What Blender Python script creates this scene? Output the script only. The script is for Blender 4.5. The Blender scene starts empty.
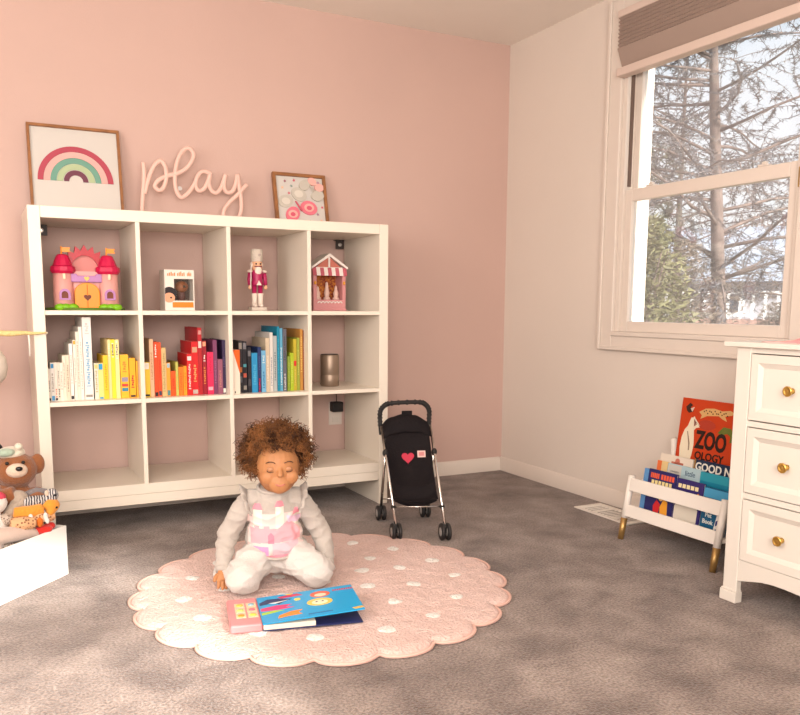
import bpy, bmesh, math, random
import numpy as np
from mathutils import Vector, Matrix, noise
from mathutils.bvhtree import BVHTree
random.seed(7)
SC = bpy.context.scene
COL = SC.collection
PI = math.pi

# ------------------------------------------------------------------ camera
F_PX = 816.4
yaw, pitch, roll = 0.4771, -0.135, 0.0058
fw = Vector((math.sin(yaw)*math.cos(pitch), math.cos(yaw)*math.cos(pitch), math.sin(pitch)))
rt0 = Vector((math.cos(yaw), -math.sin(yaw), 0)); up0 = rt0.cross(fw)
rt = math.cos(roll)*rt0 + math.sin(roll)*up0
up = -math.sin(roll)*rt0 + math.cos(roll)*up0
cam_d = bpy.data.cameras.new('camera'); cam = bpy.data.objects.new('camera', cam_d); COL.objects.link(cam)
M = Matrix((rt, up, -fw)).transposed().to_4x4(); M.translation = Vector((-0.187, -3.3294, 0.9094))
cam.matrix_world = M
cam_d.sensor_width = 36.0; cam_d.lens = F_PX*36/800
cam_d.shift_x = -0.0002; cam_d.shift_y = 59.64/800
cam_d.clip_start = 0.05; cam_d.clip_end = 300
SC.camera = cam

# ------------------------------------------------------------------ world, sun, daylight
W = bpy.data.worlds.new('sky'); SC.world = W; W.use_nodes = True
wn = W.node_tree; wn.nodes.clear()
wo = wn.nodes.new('ShaderNodeOutputWorld'); wb = wn.nodes.new('ShaderNodeBackground')
wt = wn.nodes.new('ShaderNodeTexCoord'); ws = wn.nodes.new('ShaderNodeSeparateXYZ'); wr = wn.nodes.new('ShaderNodeValToRGB')
wr.color_ramp.elements[0].position = 0.0; wr.color_ramp.elements[0].color = (1.0, 1.0, 1.0, 1)
wr.color_ramp.elements[1].position = 0.75; wr.color_ramp.elements[1].color = (0.60, 0.76, 1.0, 1)
wn.links.new(wt.outputs['Generated'], ws.inputs[0]); wn.links.new(ws.outputs['Z'], wr.inputs[0])
wn.links.new(wr.outputs[0], wb.inputs[0]); wb.inputs[1].default_value = 1.25
wn.links.new(wb.outputs[0], wo.inputs[0])

def lamp(name, kind, loc, direction, energy, color, **kw):
    d = bpy.data.lights.new(name, kind); d.energy = energy; d.color = color
    for k, v in kw.items(): setattr(d, k, v)
    o = bpy.data.objects.new(name, d); COL.objects.link(o); o.location = loc
    o.rotation_euler = Vector(direction).to_track_quat('-Z', 'Y').to_euler()
    return o
lamp('sun', 'SUN', (0, -8, 6), (-0.10, 0.90, -0.40), 12.0, (1.0, 0.94, 0.87), angle=math.radians(3.5))
lamp('daylight_rear_window', 'AREA', (-0.33, -4.13, 1.33), (0.05, 1, 0.02), 108, (1.0, 0.925, 0.855), shape='RECTANGLE', size=2.1, size_y=1.0)
lamp('daylight_left_window', 'AREA', (-1.45, -2.1, 1.42), (1, 0.15, 0.0), 42, (1.0, 0.925, 0.86), shape='RECTANGLE', size=1.3, size_y=1.2)
SC.view_settings.view_transform = 'Standard'; SC.view_settings.look = 'None'
SC.view_settings.gamma = 1.0; SC.view_settings.use_curve_mapping = False
SC.view_settings.exposure = 0.0
SC.cycles.use_denoising = True
SC.cycles.max_bounces = 8; SC.cycles.diffuse_bounces = 3; SC.cycles.transparent_max_bounces = 24
SC.cycles.sample_clamp_indirect = 6.0

# ------------------------------------------------------------------ materials
MATS = {}
def mat(name, col, rough=0.55, metal=0.0, var=0.0, vscale=8.0, bump=0.0, bscale=60.0, col2=None, spec=0.4, sheen=0.0):
    if name in MATS: return MATS[name]
    m = bpy.data.materials.new(name); m.use_nodes = True; nt = m.node_tree
    p = nt.nodes['Principled BSDF']
    p.inputs['Base Color'].default_value = (*col, 1); p.inputs['Roughness'].default_value = rough
    p.inputs['Metallic'].default_value = metal; p.inputs['Specular IOR Level'].default_value = spec
    if sheen: p.inputs['Sheen Weight'].default_value = sheen
    tc = nt.nodes.new('ShaderNodeTexCoord')
    if var or col2:
        n = nt.nodes.new('ShaderNodeTexNoise'); n.inputs['Scale'].default_value = vscale; n.inputs['Detail'].default_value = 4
        nt.links.new(tc.outputs['Object'], n.inputs['Vector'])
        r = nt.nodes.new('ShaderNodeValToRGB'); r.color_ramp.elements[0].position = 0.36; r.color_ramp.elements[1].position = 0.64
        c2 = col2 or tuple(min(1, c*(1+var)) for c in col)
        c1 = col if col2 else tuple(c*(1-var) for c in col)
        r.color_ramp.elements[0].color = (*c1, 1); r.color_ramp.elements[1].color = (*c2, 1)
        nt.links.new(n.outputs['Fac'], r.inputs[0]); nt.links.new(r.outputs[0], p.inputs['Base Color'])
    if bump:
        n = nt.nodes.new('ShaderNodeTexNoise'); n.inputs['Scale'].default_value = bscale; n.inputs['Detail'].default_value = 3
        nt.links.new(tc.outputs['Object'], n.inputs['Vector'])
        b = nt.nodes.new('ShaderNodeBump'); b.inputs['Strength'].default_value = bump; b.inputs['Distance'].default_value = 0.01
        nt.links.new(n.outputs['Fac'], b.inputs['Height']); nt.links.new(b.outputs[0], p.inputs['Normal'])
    MATS[name] = m
    return m
def srgb(r, g, b):
    f = lambda c: (c/255/12.92) if c/255 <= 0.04045 else ((c/255+0.055)/1.055)**2.4
    return (f(r), f(g), f(b))
def cm(r, g, b, rough=0.5, **kw):                       # a plain colour, by its sRGB value
    return mat('paint_%d_%d_%d_%d' % (r, g, b, int(rough*100)), srgb(r, g, b), rough, **kw)
def thin_glass(name='window_glass', haze=0.0):      # pale diffuse share paints sun-glare haze over a dirty pane
    m = bpy.data.materials.new(name); m.use_nodes = True; nt = m.node_tree; nt.nodes.clear()
    o = nt.nodes.new('ShaderNodeOutputMaterial'); t = nt.nodes.new('ShaderNodeBsdfTransparent'); g = nt.nodes.new('ShaderNodeBsdfGlossy')
    g.inputs['Roughness'].default_value = 0.02; g.inputs['Color'].default_value = (1, 1, 1, 1); t.inputs['Color'].default_value = (0.96, 0.97, 0.97, 1)
    fr = nt.nodes.new('ShaderNodeValue'); fr.outputs[0].default_value = 0.06
    mx = nt.nodes.new('ShaderNodeMixShader')
    du = nt.nodes.new('ShaderNodeBsdfDiffuse'); du.inputs[0].default_value = (.8, .82, .86, 1); m2 = nt.nodes.new('ShaderNodeMixShader'); m2.inputs[0].default_value = haze
    nt.links.new(fr.outputs[0], mx.inputs[0]); nt.links.new(t.outputs[0], mx.inputs[1]); nt.links.new(g.outputs[0], mx.inputs[2]); nt.links.new(mx.outputs[0], m2.inputs[1]); nt.links.new(du.outputs[0], m2.inputs[2]); nt.links.new(m2.outputs[0], o.inputs[0])
    return m
GLASS = thin_glass(); HAZY = thin_glass('hazy_window_glass', .10)

# ------------------------------------------------------------------ mesh helpers
TMP = bpy.data.scenes.new('workbench')                   # a scratch scene where modifiers and lettering are turned into plain meshes
def tmp_graph():
    with bpy.context.temp_override(scene=TMP, view_layer=TMP.view_layers[0]):
        g = bpy.context.evaluated_depsgraph_get(); g.update()
    return g
WL = {}                                                 # world position of every object built
def link(o, parent, wloc):
    COL.objects.link(o); o.location = wloc; WL[o.name] = Vector(wloc)
    if parent is not None:
        o.parent = parent; o.matrix_parent_inverse = Matrix.Translation(-WL[parent.name])
    return o
def tag(o, label=None, cat=None, group=None, kind=None):
    if label: o['label'] = label
    if cat: o['category'] = cat
    if group: o['group'] = group
    if kind: o['kind'] = kind
    return o
def thing(name, loc, label, cat, group=None):
    o = bpy.data.objects.new(name, None); o.empty_display_size = 0.05
    link(o, None, loc); return tag(o, label, cat, group)

class B:
    """collects shapes in one bmesh; xf places local shapes in the world"""
    def __init__(s, xf=None): s.bm = bmesh.new(); s.xf = xf or Matrix.Identity(4)
    def v(s, p): return s.bm.verts.new(s.xf @ Vector(p))
    def f(s, vs):
        try: return s.bm.faces.new(vs)
        except ValueError: return None
    def bx(s, x0, x1, y0, y1, z0, z1):
        vs = [s.v((x, y, z)) for z in (z0, z1) for y in (y0, y1) for x in (x0, x1)]
        for q in ((0,2,3,1),(4,5,7,6),(0,1,5,4),(2,6,7,3),(0,4,6,2),(1,3,7,5)): s.f([vs[i] for i in q])
        return s
    def box(s, c, d, rot=None):
        o = s.xf; s.xf = o @ Matrix.Translation(Vector(c)) @ (rot.to_4x4() if rot else Matrix.Identity(4))
        s.bx(-d[0]/2, d[0]/2, -d[1]/2, d[1]/2, -d[2]/2, d[2]/2); s.xf = o; return s
    def prism(s, poly, o, ux, uy, depth):               # polygon in the plane (o,ux,uy), extruded by vector depth
        o, ux, uy, depth = Vector(o), Vector(ux), Vector(uy), Vector(depth)
        a = [s.v(o+ux*x+uy*y) for x, y in poly]; b = [s.v(o+ux*x+uy*y+depth) for x, y in poly]
        s.f(a[::-1]); s.f(b)
        for i in range(len(a)): j = (i+1) % len(a); s.f((a[i], a[j], b[j], b[i]))
        return s
    def ring(s, outer, inner, o, ux, uy, depth):        # closed strip between two outlines of equal length
        o, ux, uy, depth = Vector(o), Vector(ux), Vector(uy), Vector(depth)
        P = lambda q, d: s.v(o+ux*q[0]+uy*q[1]+d)
        z = Vector((0,0,0)); a = [P(q, z) for q in outer]; b = [P(q, z) for q in inner]; c = [P(q, depth) for q in outer]; d = [P(q, depth) for q in inner]
        n = len(a)
        for i in range(n):
            j = (i+1) % n
            s.f((a[i], a[j], b[j], b[i])); s.f((c[j], c[i], d[i], d[j])); s.f((a[j], a[i], c[i], c[j])); s.f((b[i], b[j], d[j], d[i]))
        return s
    def tube(s, pts, r, n=8, closed=False, flat=None):  # sweep; r number or list; flat=(vector,factor) squashes along a direction
        pts = [Vector(p) for p in pts]; m = len(pts); r = r if isinstance(r, (list, tuple)) else [r]*m
        rings = []; prev = None
        for i, p in enumerate(pts):
            if closed: t = pts[(i+1) % m]-pts[i-1]
            else: t = pts[min(i+1, m-1)]-pts[max(i-1, 0)]
            t = t.normalized() if t.length > 1e-9 else Vector((0,0,1))
            if prev is None: a = t.orthogonal().normalized()
            else:
                a = prev-t*prev.dot(t); a = a.normalized() if a.length > 1e-6 else t.orthogonal().normalized()
            prev = a; b = t.cross(a); rg = []
            for k in range(n):
                d = (a*math.cos(2*PI*k/n)+b*math.sin(2*PI*k/n))*r[i]
                if flat: fv = Vector(flat[0]); d = d+fv*d.dot(fv)*(flat[1]-1)
                rg.append(s.v(p+d))
            rings.append(rg)
        q = range(m if closed else m-1)
        for i in q:
            A, C = rings[i], rings[(i+1) % m]
            for k in range(n): s.f((A[k], A[(k+1) % n], C[(k+1) % n], C[k]))
        if not closed: s.f(rings[0][::-1]); s.f(rings[-1])
        return s
    def ell(s, c, r, seg=16, rings=10, rot=None):
        c = Vector(c); r = (r, r, r) if not isinstance(r, (tuple, list)) else r
        R = rot if rot else Matrix.Identity(3)
        P = lambda x, y, z: s.v(c+R @ Vector((x*r[0], y*r[1], z*r[2])))
        top, bot = P(0,0,1), P(0,0,-1); rows = []
        for i in range(1, rings):
            a = PI*i/rings; rows.append([P(math.sin(a)*math.cos(2*PI*k/seg), math.sin(a)*math.sin(2*PI*k/seg), math.cos(a)) for k in range(seg)])
        for k in range(seg):
            j = (k+1) % seg; s.f((top, rows[0][k], rows[0][j])); s.f((bot, rows[-1][j], rows[-1][k]))
            for i in range(len(rows)-1): s.f((rows[i][k], rows[i+1][k], rows[i+1][j], rows[i][j]))
        return s
    def lathe(s, prof, o=(0,0,0), n=20, axis=(0,0,1)):  # profile of (radius, height)
        ax = Vector(axis).normalized(); a = ax.orthogonal().normalized(); b = ax.cross(a); o = Vector(o); rows = []
        for r, h in prof: rows.append([s.v(o+ax*h+(a*math.cos(2*PI*k/n)+b*math.sin(2*PI*k/n))*max(r, 1e-5)) for k in range(n)])
        for i in range(len(rows)-1):
            for k in range(n): j = (k+1) % n; s.f((rows[i][k], rows[i][j], rows[i+1][j], rows[i+1][k]))
        s.f(rows[0][::-1]); s.f(rows[-1]); return s
    def mesh(s, name, smooth=False):
        bmesh.ops.recalc_face_normals(s.bm, faces=s.bm.faces[:])
        me = bpy.data.meshes.new(name); s.bm.to_mesh(me); s.bm.free()
        if smooth: me.polygons.foreach_set('use_smooth', [True]*len(me.polygons))
        return me
    def build(s, name, m, parent=None, smooth=False, bevel=0.0, remesh=0.0, sm_iter=0, seg=2, wrinkle=None, decimate=None):
        return put(s.mesh(name, smooth or remesh > 0), name, m, parent, bevel, remesh, sm_iter, seg, wrinkle, smooth)
def put(me, name, m, parent=None, bevel=0.0, remesh=0.0, sm_iter=0, seg=2, wrinkle=None, smooth=False):
    if remesh:
        t = bpy.data.objects.new('tmp', me); TMP.collection.objects.link(t)
        r = t.modifiers.new('r', 'REMESH'); r.mode = 'VOXEL'; r.voxel_size = remesh; r.use_smooth_shade = True
        if sm_iter:
            k = t.modifiers.new('s', 'SMOOTH'); k.iterations = sm_iter; k.factor = 0.5
        dg = tmp_graph()
        me2 = bpy.data.meshes.new_from_object(t.evaluated_get(dg)); bpy.data.objects.remove(t); bpy.data.meshes.remove(me); me = me2
        if wrinkle:
            off = [vt.normal*wrinkle(vt.co) for vt in me.vertices]
            for vt, d_ in zip(me.vertices, off): vt.co += d_
        me.polygons.foreach_set('use_smooth', [True]*len(me.polygons))
    n = len(me.vertices)
    xs = np.empty(n*3, dtype=np.float32); me.vertices.foreach_get('co', xs); xs = xs.reshape(-1, 3)
    lo = Vector(xs.min(axis=0).tolist()); hi = Vector(xs.max(axis=0).tolist())
    o3 = Vector(((lo.x+hi.x)/2, (lo.y+hi.y)/2, lo.z)); me.transform(Matrix.Translation(-o3)); me.update()
    me.materials.clear(); me.materials.append(m)
    o = bpy.data.objects.new(name, me); link(o, parent, o3)
    if bevel:
        b = o.modifiers.new('bevel', 'BEVEL'); b.width = bevel; b.segments = seg; b.limit_method = 'ANGLE'; b.angle_limit = math.radians(40)
        if not smooth: me.polygons.foreach_set('use_smooth', [True]*len(me.polygons)); b.harden_normals = True
    return o
def bbox(name, m, x0, x1, y0, y1, z0, z1, parent=None, bevel=0.002):
    return B().bx(x0, x1, y0, y1, z0, z1).build(name, m, parent, bevel=bevel)
def text(body, name, m, parent, o, ux, uy, size, extrude=0.0006, align='CENTER', width=1.0, bold=0.0):
    cu = bpy.data.curves.new(name, 'FONT'); cu.body = body; cu.size = size; cu.extrude = extrude; cu.align_x = align; cu.align_y = 'CENTER'; cu.offset = bold
    cu.materials.append(m); cu.resolution_u = 3
    t = bpy.data.objects.new(name, cu); TMP.collection.objects.link(t)
    ux = Vector(ux).normalized(); uy = Vector(uy).normalized(); n = ux.cross(uy)
    mw = Matrix((ux*width, uy, n)).transposed().to_4x4(); mw.translation = Vector(o)
    dg = tmp_graph()
    me = bpy.data.meshes.new_from_object(t.evaluated_get(dg)); bpy.data.objects.remove(t)
    me.transform(mw)
    return put(me, name, m, parent)
def spline(pts, k=6, closed=False):                     # Catmull-Rom through points
    pts = [Vector(p) for p in pts]; out = []; n = len(pts)
    for i in range(n if closed else n-1):
        if closed: a, b, c, d = pts[i-1], pts[i], pts[(i+1) % n], pts[(i+2) % n]
        else: a, b, c, d = pts[max(i-1, 0)], pts[i], pts[i+1], pts[min(i+2, n-1)]
        for j in range(k):
            t = j/k; out.append(0.5*((2*b)+(c-a)*t+(2*a-5*b+4*c-d)*t*t+(3*b-a-3*c+d)*t**3))
    if not closed: out.append(pts[-1])
    return out
def circ(r, n=24, c=(0,0), a0=0, a1=2*PI, ry=None):
    full = abs(a1-a0-2*PI) < 1e-6; m = n if full else n-1
    return [(c[0]+r*math.cos(a0+(a1-a0)*i/m), c[1]+(ry or r)*math.sin(a0+(a1-a0)*i/m)) for i in range(n)]

# ------------------------------------------------------------------ room shell
XR, YB, ZC, XL, YF = 2.396, 0.428, 2.272, -1.5, -4.2
def wall_mat(name, col, var): return mat(name, col, 0.5, var=var, vscale=1.5, bump=0.06, bscale=180, spec=0.2)
PINK = wall_mat('pink_wall_paint', (0.605, 0.415, 0.358), 0.02)
WHITE_WALL = wall_mat('white_wall_paint', (0.73, 0.635, 0.56), 0.015)
CEIL = wall_mat('ceiling_paint', (0.90, 0.83, 0.75), 0.015)
TRIM = mat('white_trim_paint', (0.72, 0.625, 0.55), 0.4)
WOODWHITE = mat('white_lacquer', (0.83, 0.735, 0.62), 0.38, var=0.015, vscale=3)

def carpet_mat(name, c1, c2, c3, big, fine):
    m = bpy.data.materials.new(name); m.use_nodes = True; nt = m.node_tree; p = nt.nodes['Principled BSDF']
    p.inputs['Roughness'].default_value = 0.95; p.inputs['Specular IOR Level'].default_value = 0.1; p.inputs['Sheen Weight'].default_value = 0.25
    tc = nt.nodes.new('ShaderNodeTexCoord')
    def nz(sc, det, dist=0.0):
        n = nt.nodes.new('ShaderNodeTexNoise'); n.inputs['Scale'].default_value = sc; n.inputs['Detail'].default_value = det; n.inputs['Distortion'].default_value = dist
        nt.links.new(tc.outputs['Object'], n.inputs['Vector']); return n
    a = nz(big, 8, 0.35); b = nz(fine, 2)
    r = nt.nodes.new('ShaderNodeValToRGB'); r.color_ramp.elements[0].position = 0.30; r.color_ramp.elements[1].position = 0.70
    r.color_ramp.elements[0].color = (*c1, 1); r.color_ramp.elements[1].color = (*c2, 1); nt.links.new(a.outputs['Fac'], r.inputs[0])
    r2 = nt.nodes.new('ShaderNodeValToRGB'); r2.color_ramp.elements[0].position = 0.35; r2.color_ramp.elements[1].position = 0.68
    r2.color_ramp.elements[0].color = (*c3, 1); r2.color_ramp.elements[1].color = (1, 1, 1, 1); nt.links.new(b.outputs['Fac'], r2.inputs[0])
    mx = nt.nodes.new('ShaderNodeMixRGB'); mx.blend_type = 'MULTIPLY'; mx.inputs[0].default_value = 1
    nt.links.new(r.outputs[0], mx.inputs[1]); nt.links.new(r2.outputs[0], mx.inputs[2]); nt.links.new(mx.outputs[0], p.inputs['Base Color'])
    bp = nt.nodes.new('ShaderNodeBump'); bp.inputs['Strength'].default_value = 0.9; bp.inputs['Distance'].default_value = 0.012
    nt.links.new(b.outputs['Fac'], bp.inputs['Height']); nt.links.new(bp.outputs[0], p.inputs['Normal'])
    return m
CARPET = carpet_mat('brown_grey_carpet', (0.175, 0.118, 0.097), (0.44, 0.345, 0.295), (0.50, 0.46, 0.44), 6.5, 135)

def struct(o, label=None): tag(o, label, None, None, 'structure'); return o
struct(bbox('floor', CARPET, XL-.15, XR+.16, YF-.15, YB+.15, -0.2, 0.0, bevel=0))
struct(bbox('ceiling', CEIL, XL-.15, XR+.16, YF-.15, YB+.15, ZC, ZC+.15, bevel=0))
struct(bbox('wall_back', PINK, XL-.15, XR+.16, YB, YB+.14, 0, ZC, bevel=0))
def wall_with_hole(name, m, ax, a0, a1, h0, h1, z0, z1, w0, w1):
    b = B()
    def q(s0, s1, t0, t1):
        if ax == 'x': b.bx(a0, a1, s0, s1, t0, t1)
        else: b.bx(s0, s1, a0, a1, t0, t1)
    q(h0, w0, 0, ZC); q(w1, h1, 0, ZC); q(w0, w1, 0, z0); q(w0, w1, z1, ZC)
    bmesh.ops.remove_doubles(b.bm, verts=b.bm.verts[:], dist=1e-5)
    return struct(b.build(name, m))
WY0, WY1, WZ0, WZ1 = -1.372, -0.455, 0.790, 2.145        # opening in the right wall
wall_with_hole('wall_right', WHITE_WALL, 'x', XR, XR+.15, YF-.15, YB, WZ0, WZ1, WY0, WY1)
wall_with_hole('wall_left', WHITE_WALL, 'x', XL-.15, XL, YF, YB, 0.8, 2.05, -2.8, -1.4)
wall_with_hole('wall_rear', WHITE_WALL, 'y', YF-.15, YF, XL-.15, XR, 0.8, 1.80, -1.45, 0.78)
def baseboard(name, pts):                               # profile swept along the wall foot; pts = (x,y) run with inward normal
    (x0, y0), (x1, y1), (nx, ny) = pts
    prof = [(0, 0), (.014, 0), (.014, .055), (.010, .062), (.009, .070), (.004, .076), (0, .076)]
    d = Vector((x1-x0, y1-y0, 0)); return struct(B().prism(prof, (x0, y0, 0), (nx, ny, 0), (0, 0, 1), d).build(name, TRIM, bevel=0.001))
baseboard('baseboard_back', ((XL, YB), (XR-.014, YB), (0, -1)))
baseboard('baseboard_right', ((XR, YB), (XR, YF), (-1, 0)))
baseboard('baseboard_left', ((XL, YF), (XL, YB), (1, 0)))

# ------------------------------------------------------------------ the window in the right wall
win = bpy.data.objects.new('window_1', None); link(win, None, (XR, (WY0+WY1)/2, WZ0))
tag(win, 'white double hung window above the book rack with trees outside', None, None, 'structure')
x0 = XR-.020
cs = B()                                                # casing: flat board with raised outer edge
def casing(y0, y1, z0, z1, name='casing'):
    bbox(name, TRIM, x0, XR, y0, y1, z0, z1, win, 0.004)
casing(-0.455, -0.372, 0.718, 2.235); casing(-1.455, -1.372, 0.718, 2.235); casing(-1.372, -0.455, 2.145, 2.235); casing(-1.372, -0.455, 0.718, 0.782)
for (a, b_, c, d) in ((-0.386, -0.368, .718, 2.235), (-1.459, -1.441, .718, 2.235)): bbox('casing_edge', TRIM, x0-.010, x0, a, b_, c, d, win, 0.004)
bbox('casing_edge', TRIM, x0-.010, x0, -1.441, -.386, .718, .736, win, 0.004)
bbox('stool', TRIM, XR-.026, XR+.15, -1.372, -0.455, 0.782, 0.802, win, 0.004)
for y in ((-0.480, -0.455), (-1.372, -1.350)): bbox('jamb', TRIM, XR-.004, XR+.15, y[0], y[1], 0.802, 2.145, win, 0.002)
bbox('head_jamb', TRIM, XR-.004, XR+.15, -1.35, -0.48, 2.12, 2.145, win, 0.002)
def sash(xf_, z0, z1, bot, top, st):
    d = .032; y0, y1 = -1.350, -0.480
    s = B().bx(xf_, xf_+d, y0, y0+st, z0, z1).build('sash_stile', TRIM, win, bevel=.003)
    B().bx(xf_, xf_+d, y1-st, y1, z0, z1).build('sash_stile', TRIM, win, bevel=.003)
    B().bx(xf_, xf_+d, y0+st, y1-st, z0, z0+bot).build('sash_rail', TRIM, win, bevel=.003)
    B().bx(xf_, xf_+d, y0+st, y1-st, z1-top, z1).build('sash_rail', TRIM, win, bevel=.003)
    B().bx(xf_+.014, xf_+.018, y0+st-.004, y1-st+.004, z0+bot-.004, z1-top+.004).build('pane', HAZY, win)
sash(XR+.010, 0.802, 1.425, 0.046, 0.052, 0.040)
sash(XR+.046, 1.380, 2.12, 0.045, 0.04, 0.036)
bbox('jamb_track', mat('track_dark', (.14, .09, .07), .6), XR+.016, XR+.034, -.4845, -.4795, 1.44, 2.0, win, 0)
for y in (-.62, -1.19):                                  # sash locks on the meeting rail
    B().bx(XR+.012, XR+.04, y-.022, y+.022, 1.425, 1.434).bx(XR+.018, XR+.034, y-.010, y+.010, 1.434, 1.444).build('sash_lock', TRIM, win, bevel=.003)
B().bx(XR-.006, XR+.008, -1.368, -1.356, 1.33, 1.40).build('latch', mat('aged_brass', (0.55, 0.38, 0.14), .35, 1.0), win, bevel=.002)
bbox('sill', TRIM, XR+.15, XR+.2, -1.42, -.41, .76, .79, win, .004)
# cellular shade, drawn up
SHADE = mat('taupe_shade_fabric', (0.36, 0.265, 0.22), .8, bump=.1, bscale=300)
sh = thing('window_shade', (XR-.02, -.91, 1.9), 'taupe pleated window shade drawn up at the window top', 'shade')
bbox('bottom_rail', mat('shade_rail', (0.66, 0.52, 0.45), .5), XR-.060, XR-.008, -1.362, -.463, 1.898, 1.934, sh, .006)
z = 2.015; xa, xb = XR-.058, XR-.047; front = [(XR-.024, 1.934), (xa, z)]
for i in range(8):
    front.append((xb, z+.0078)); z += .0156; front.append((xa, z))
poly = front+[(XR-.012, z), (XR-.012, 1.934)]
B().prism(poly, (0, -1.36, 0), (1, 0, 0), (0, 0, 1), (0, .895, 0)).build('pleated_fabric', SHADE, sh)
bbox('head_rail', mat('shade_rail', (0.66, 0.52, 0.45), .5), XR-.062, XR-.008, -1.362, -.463, z, z+.03, sh, .004)
# the two windows behind the camera
for nm, ax in (('window_2', 'y'), ('window_3', 'x')):
    w = bpy.data.objects.new(nm, None); link(w, None, (-.15, YF, .8) if ax == 'y' else (XL, -2.1, .8)); tag(w, None, None, None, 'structure')
    lo, hi = (-1.45, .78) if ax == 'y' else (-2.8, -1.4)
    def fr(a, b_, c, d, n):
        if ax == 'y': bbox(n, TRIM, a, b_, YF-.12, YF-.06, c, d, w, .003)
        else: bbox(n, TRIM, XL-.12, XL-.06, a, b_, c, d, w, .003)
    zt = 1.80 if ax == 'y' else 2.05
    fr(lo, lo+.05, .8, zt, 'frame'); fr(hi-.05, hi, .8, zt, 'frame'); fr(lo, hi, .8, .85, 'frame'); fr(lo, hi, zt-.03, zt, 'frame'); fr(lo, hi, 1.46, 1.55, 'rail')
    B().bx(*((lo+.05, hi-.05, YF-.092, YF-.088) if ax == 'y' else (XL-.092, XL-.088, lo+.05, hi-.05)), .85, zt-.03).build('pane', GLASS, w)
    mid = (lo+hi)/2; fr(mid-.03, mid+.03, .85, zt-.03, 'mullion')

# ------------------------------------------------------------------ bookcase
BW, BD, BH, T = 1.47, 0.3975, 1.269, 0.0435
DV = (0.3874, 0.7443, 1.0934); S1, S2, ZB, ZG, ZA = 0.878, 0.531, 0.196, 0.1545, 0.1135
bc = thing('bookcase', (BW/2, BD/2, 0), 'large white open-backed cube bookcase with twelve compartments against the pink wall', 'bookcase')
for x in (0, BW-T): bbox('side_panel', WOODWHITE, x, x+T, 0, BD, 0, BH, bc, .0025)
bbox('top_panel', WOODWHITE, T, BW-T, .001, BD, BH-T, BH, bc, .0025)
bbox('bottom_panel', WOODWHITE, T, BW-T, .001, BD, ZG, ZB, bc, .0015)
bbox('apron', WOODWHITE, T, BW-T, .002, .024, ZA, ZG-.0008, bc, .0015)
bbox('apron', WOODWHITE, T, BW-T, BD-.024, BD, ZA, ZG-.0008, bc, .0015)
for x in DV: bbox('divider', WOODWHITE, x-.0085, x+.0085, .002, BD-.002, ZB, BH-T, bc, .0012)
ed = (T,)+DV+(BW-T,)
for zc in (S1, S2):
    for i in range(4):
        a = ed[i]+(.0085 if i else 0); b_ = ed[i+1]-(.0085 if i < 3 else 0)
        bbox('shelf', WOODWHITE, a, b_, .003, BD-.003, zc-.0085, zc+.0085, bc, .0012)
bbox('centre_foot', WOODWHITE, 1.02, 1.075, .20, .26, 0, ZA, bc, .002)
ST1, ST2 = S1+.0085, S2+.0085

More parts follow.
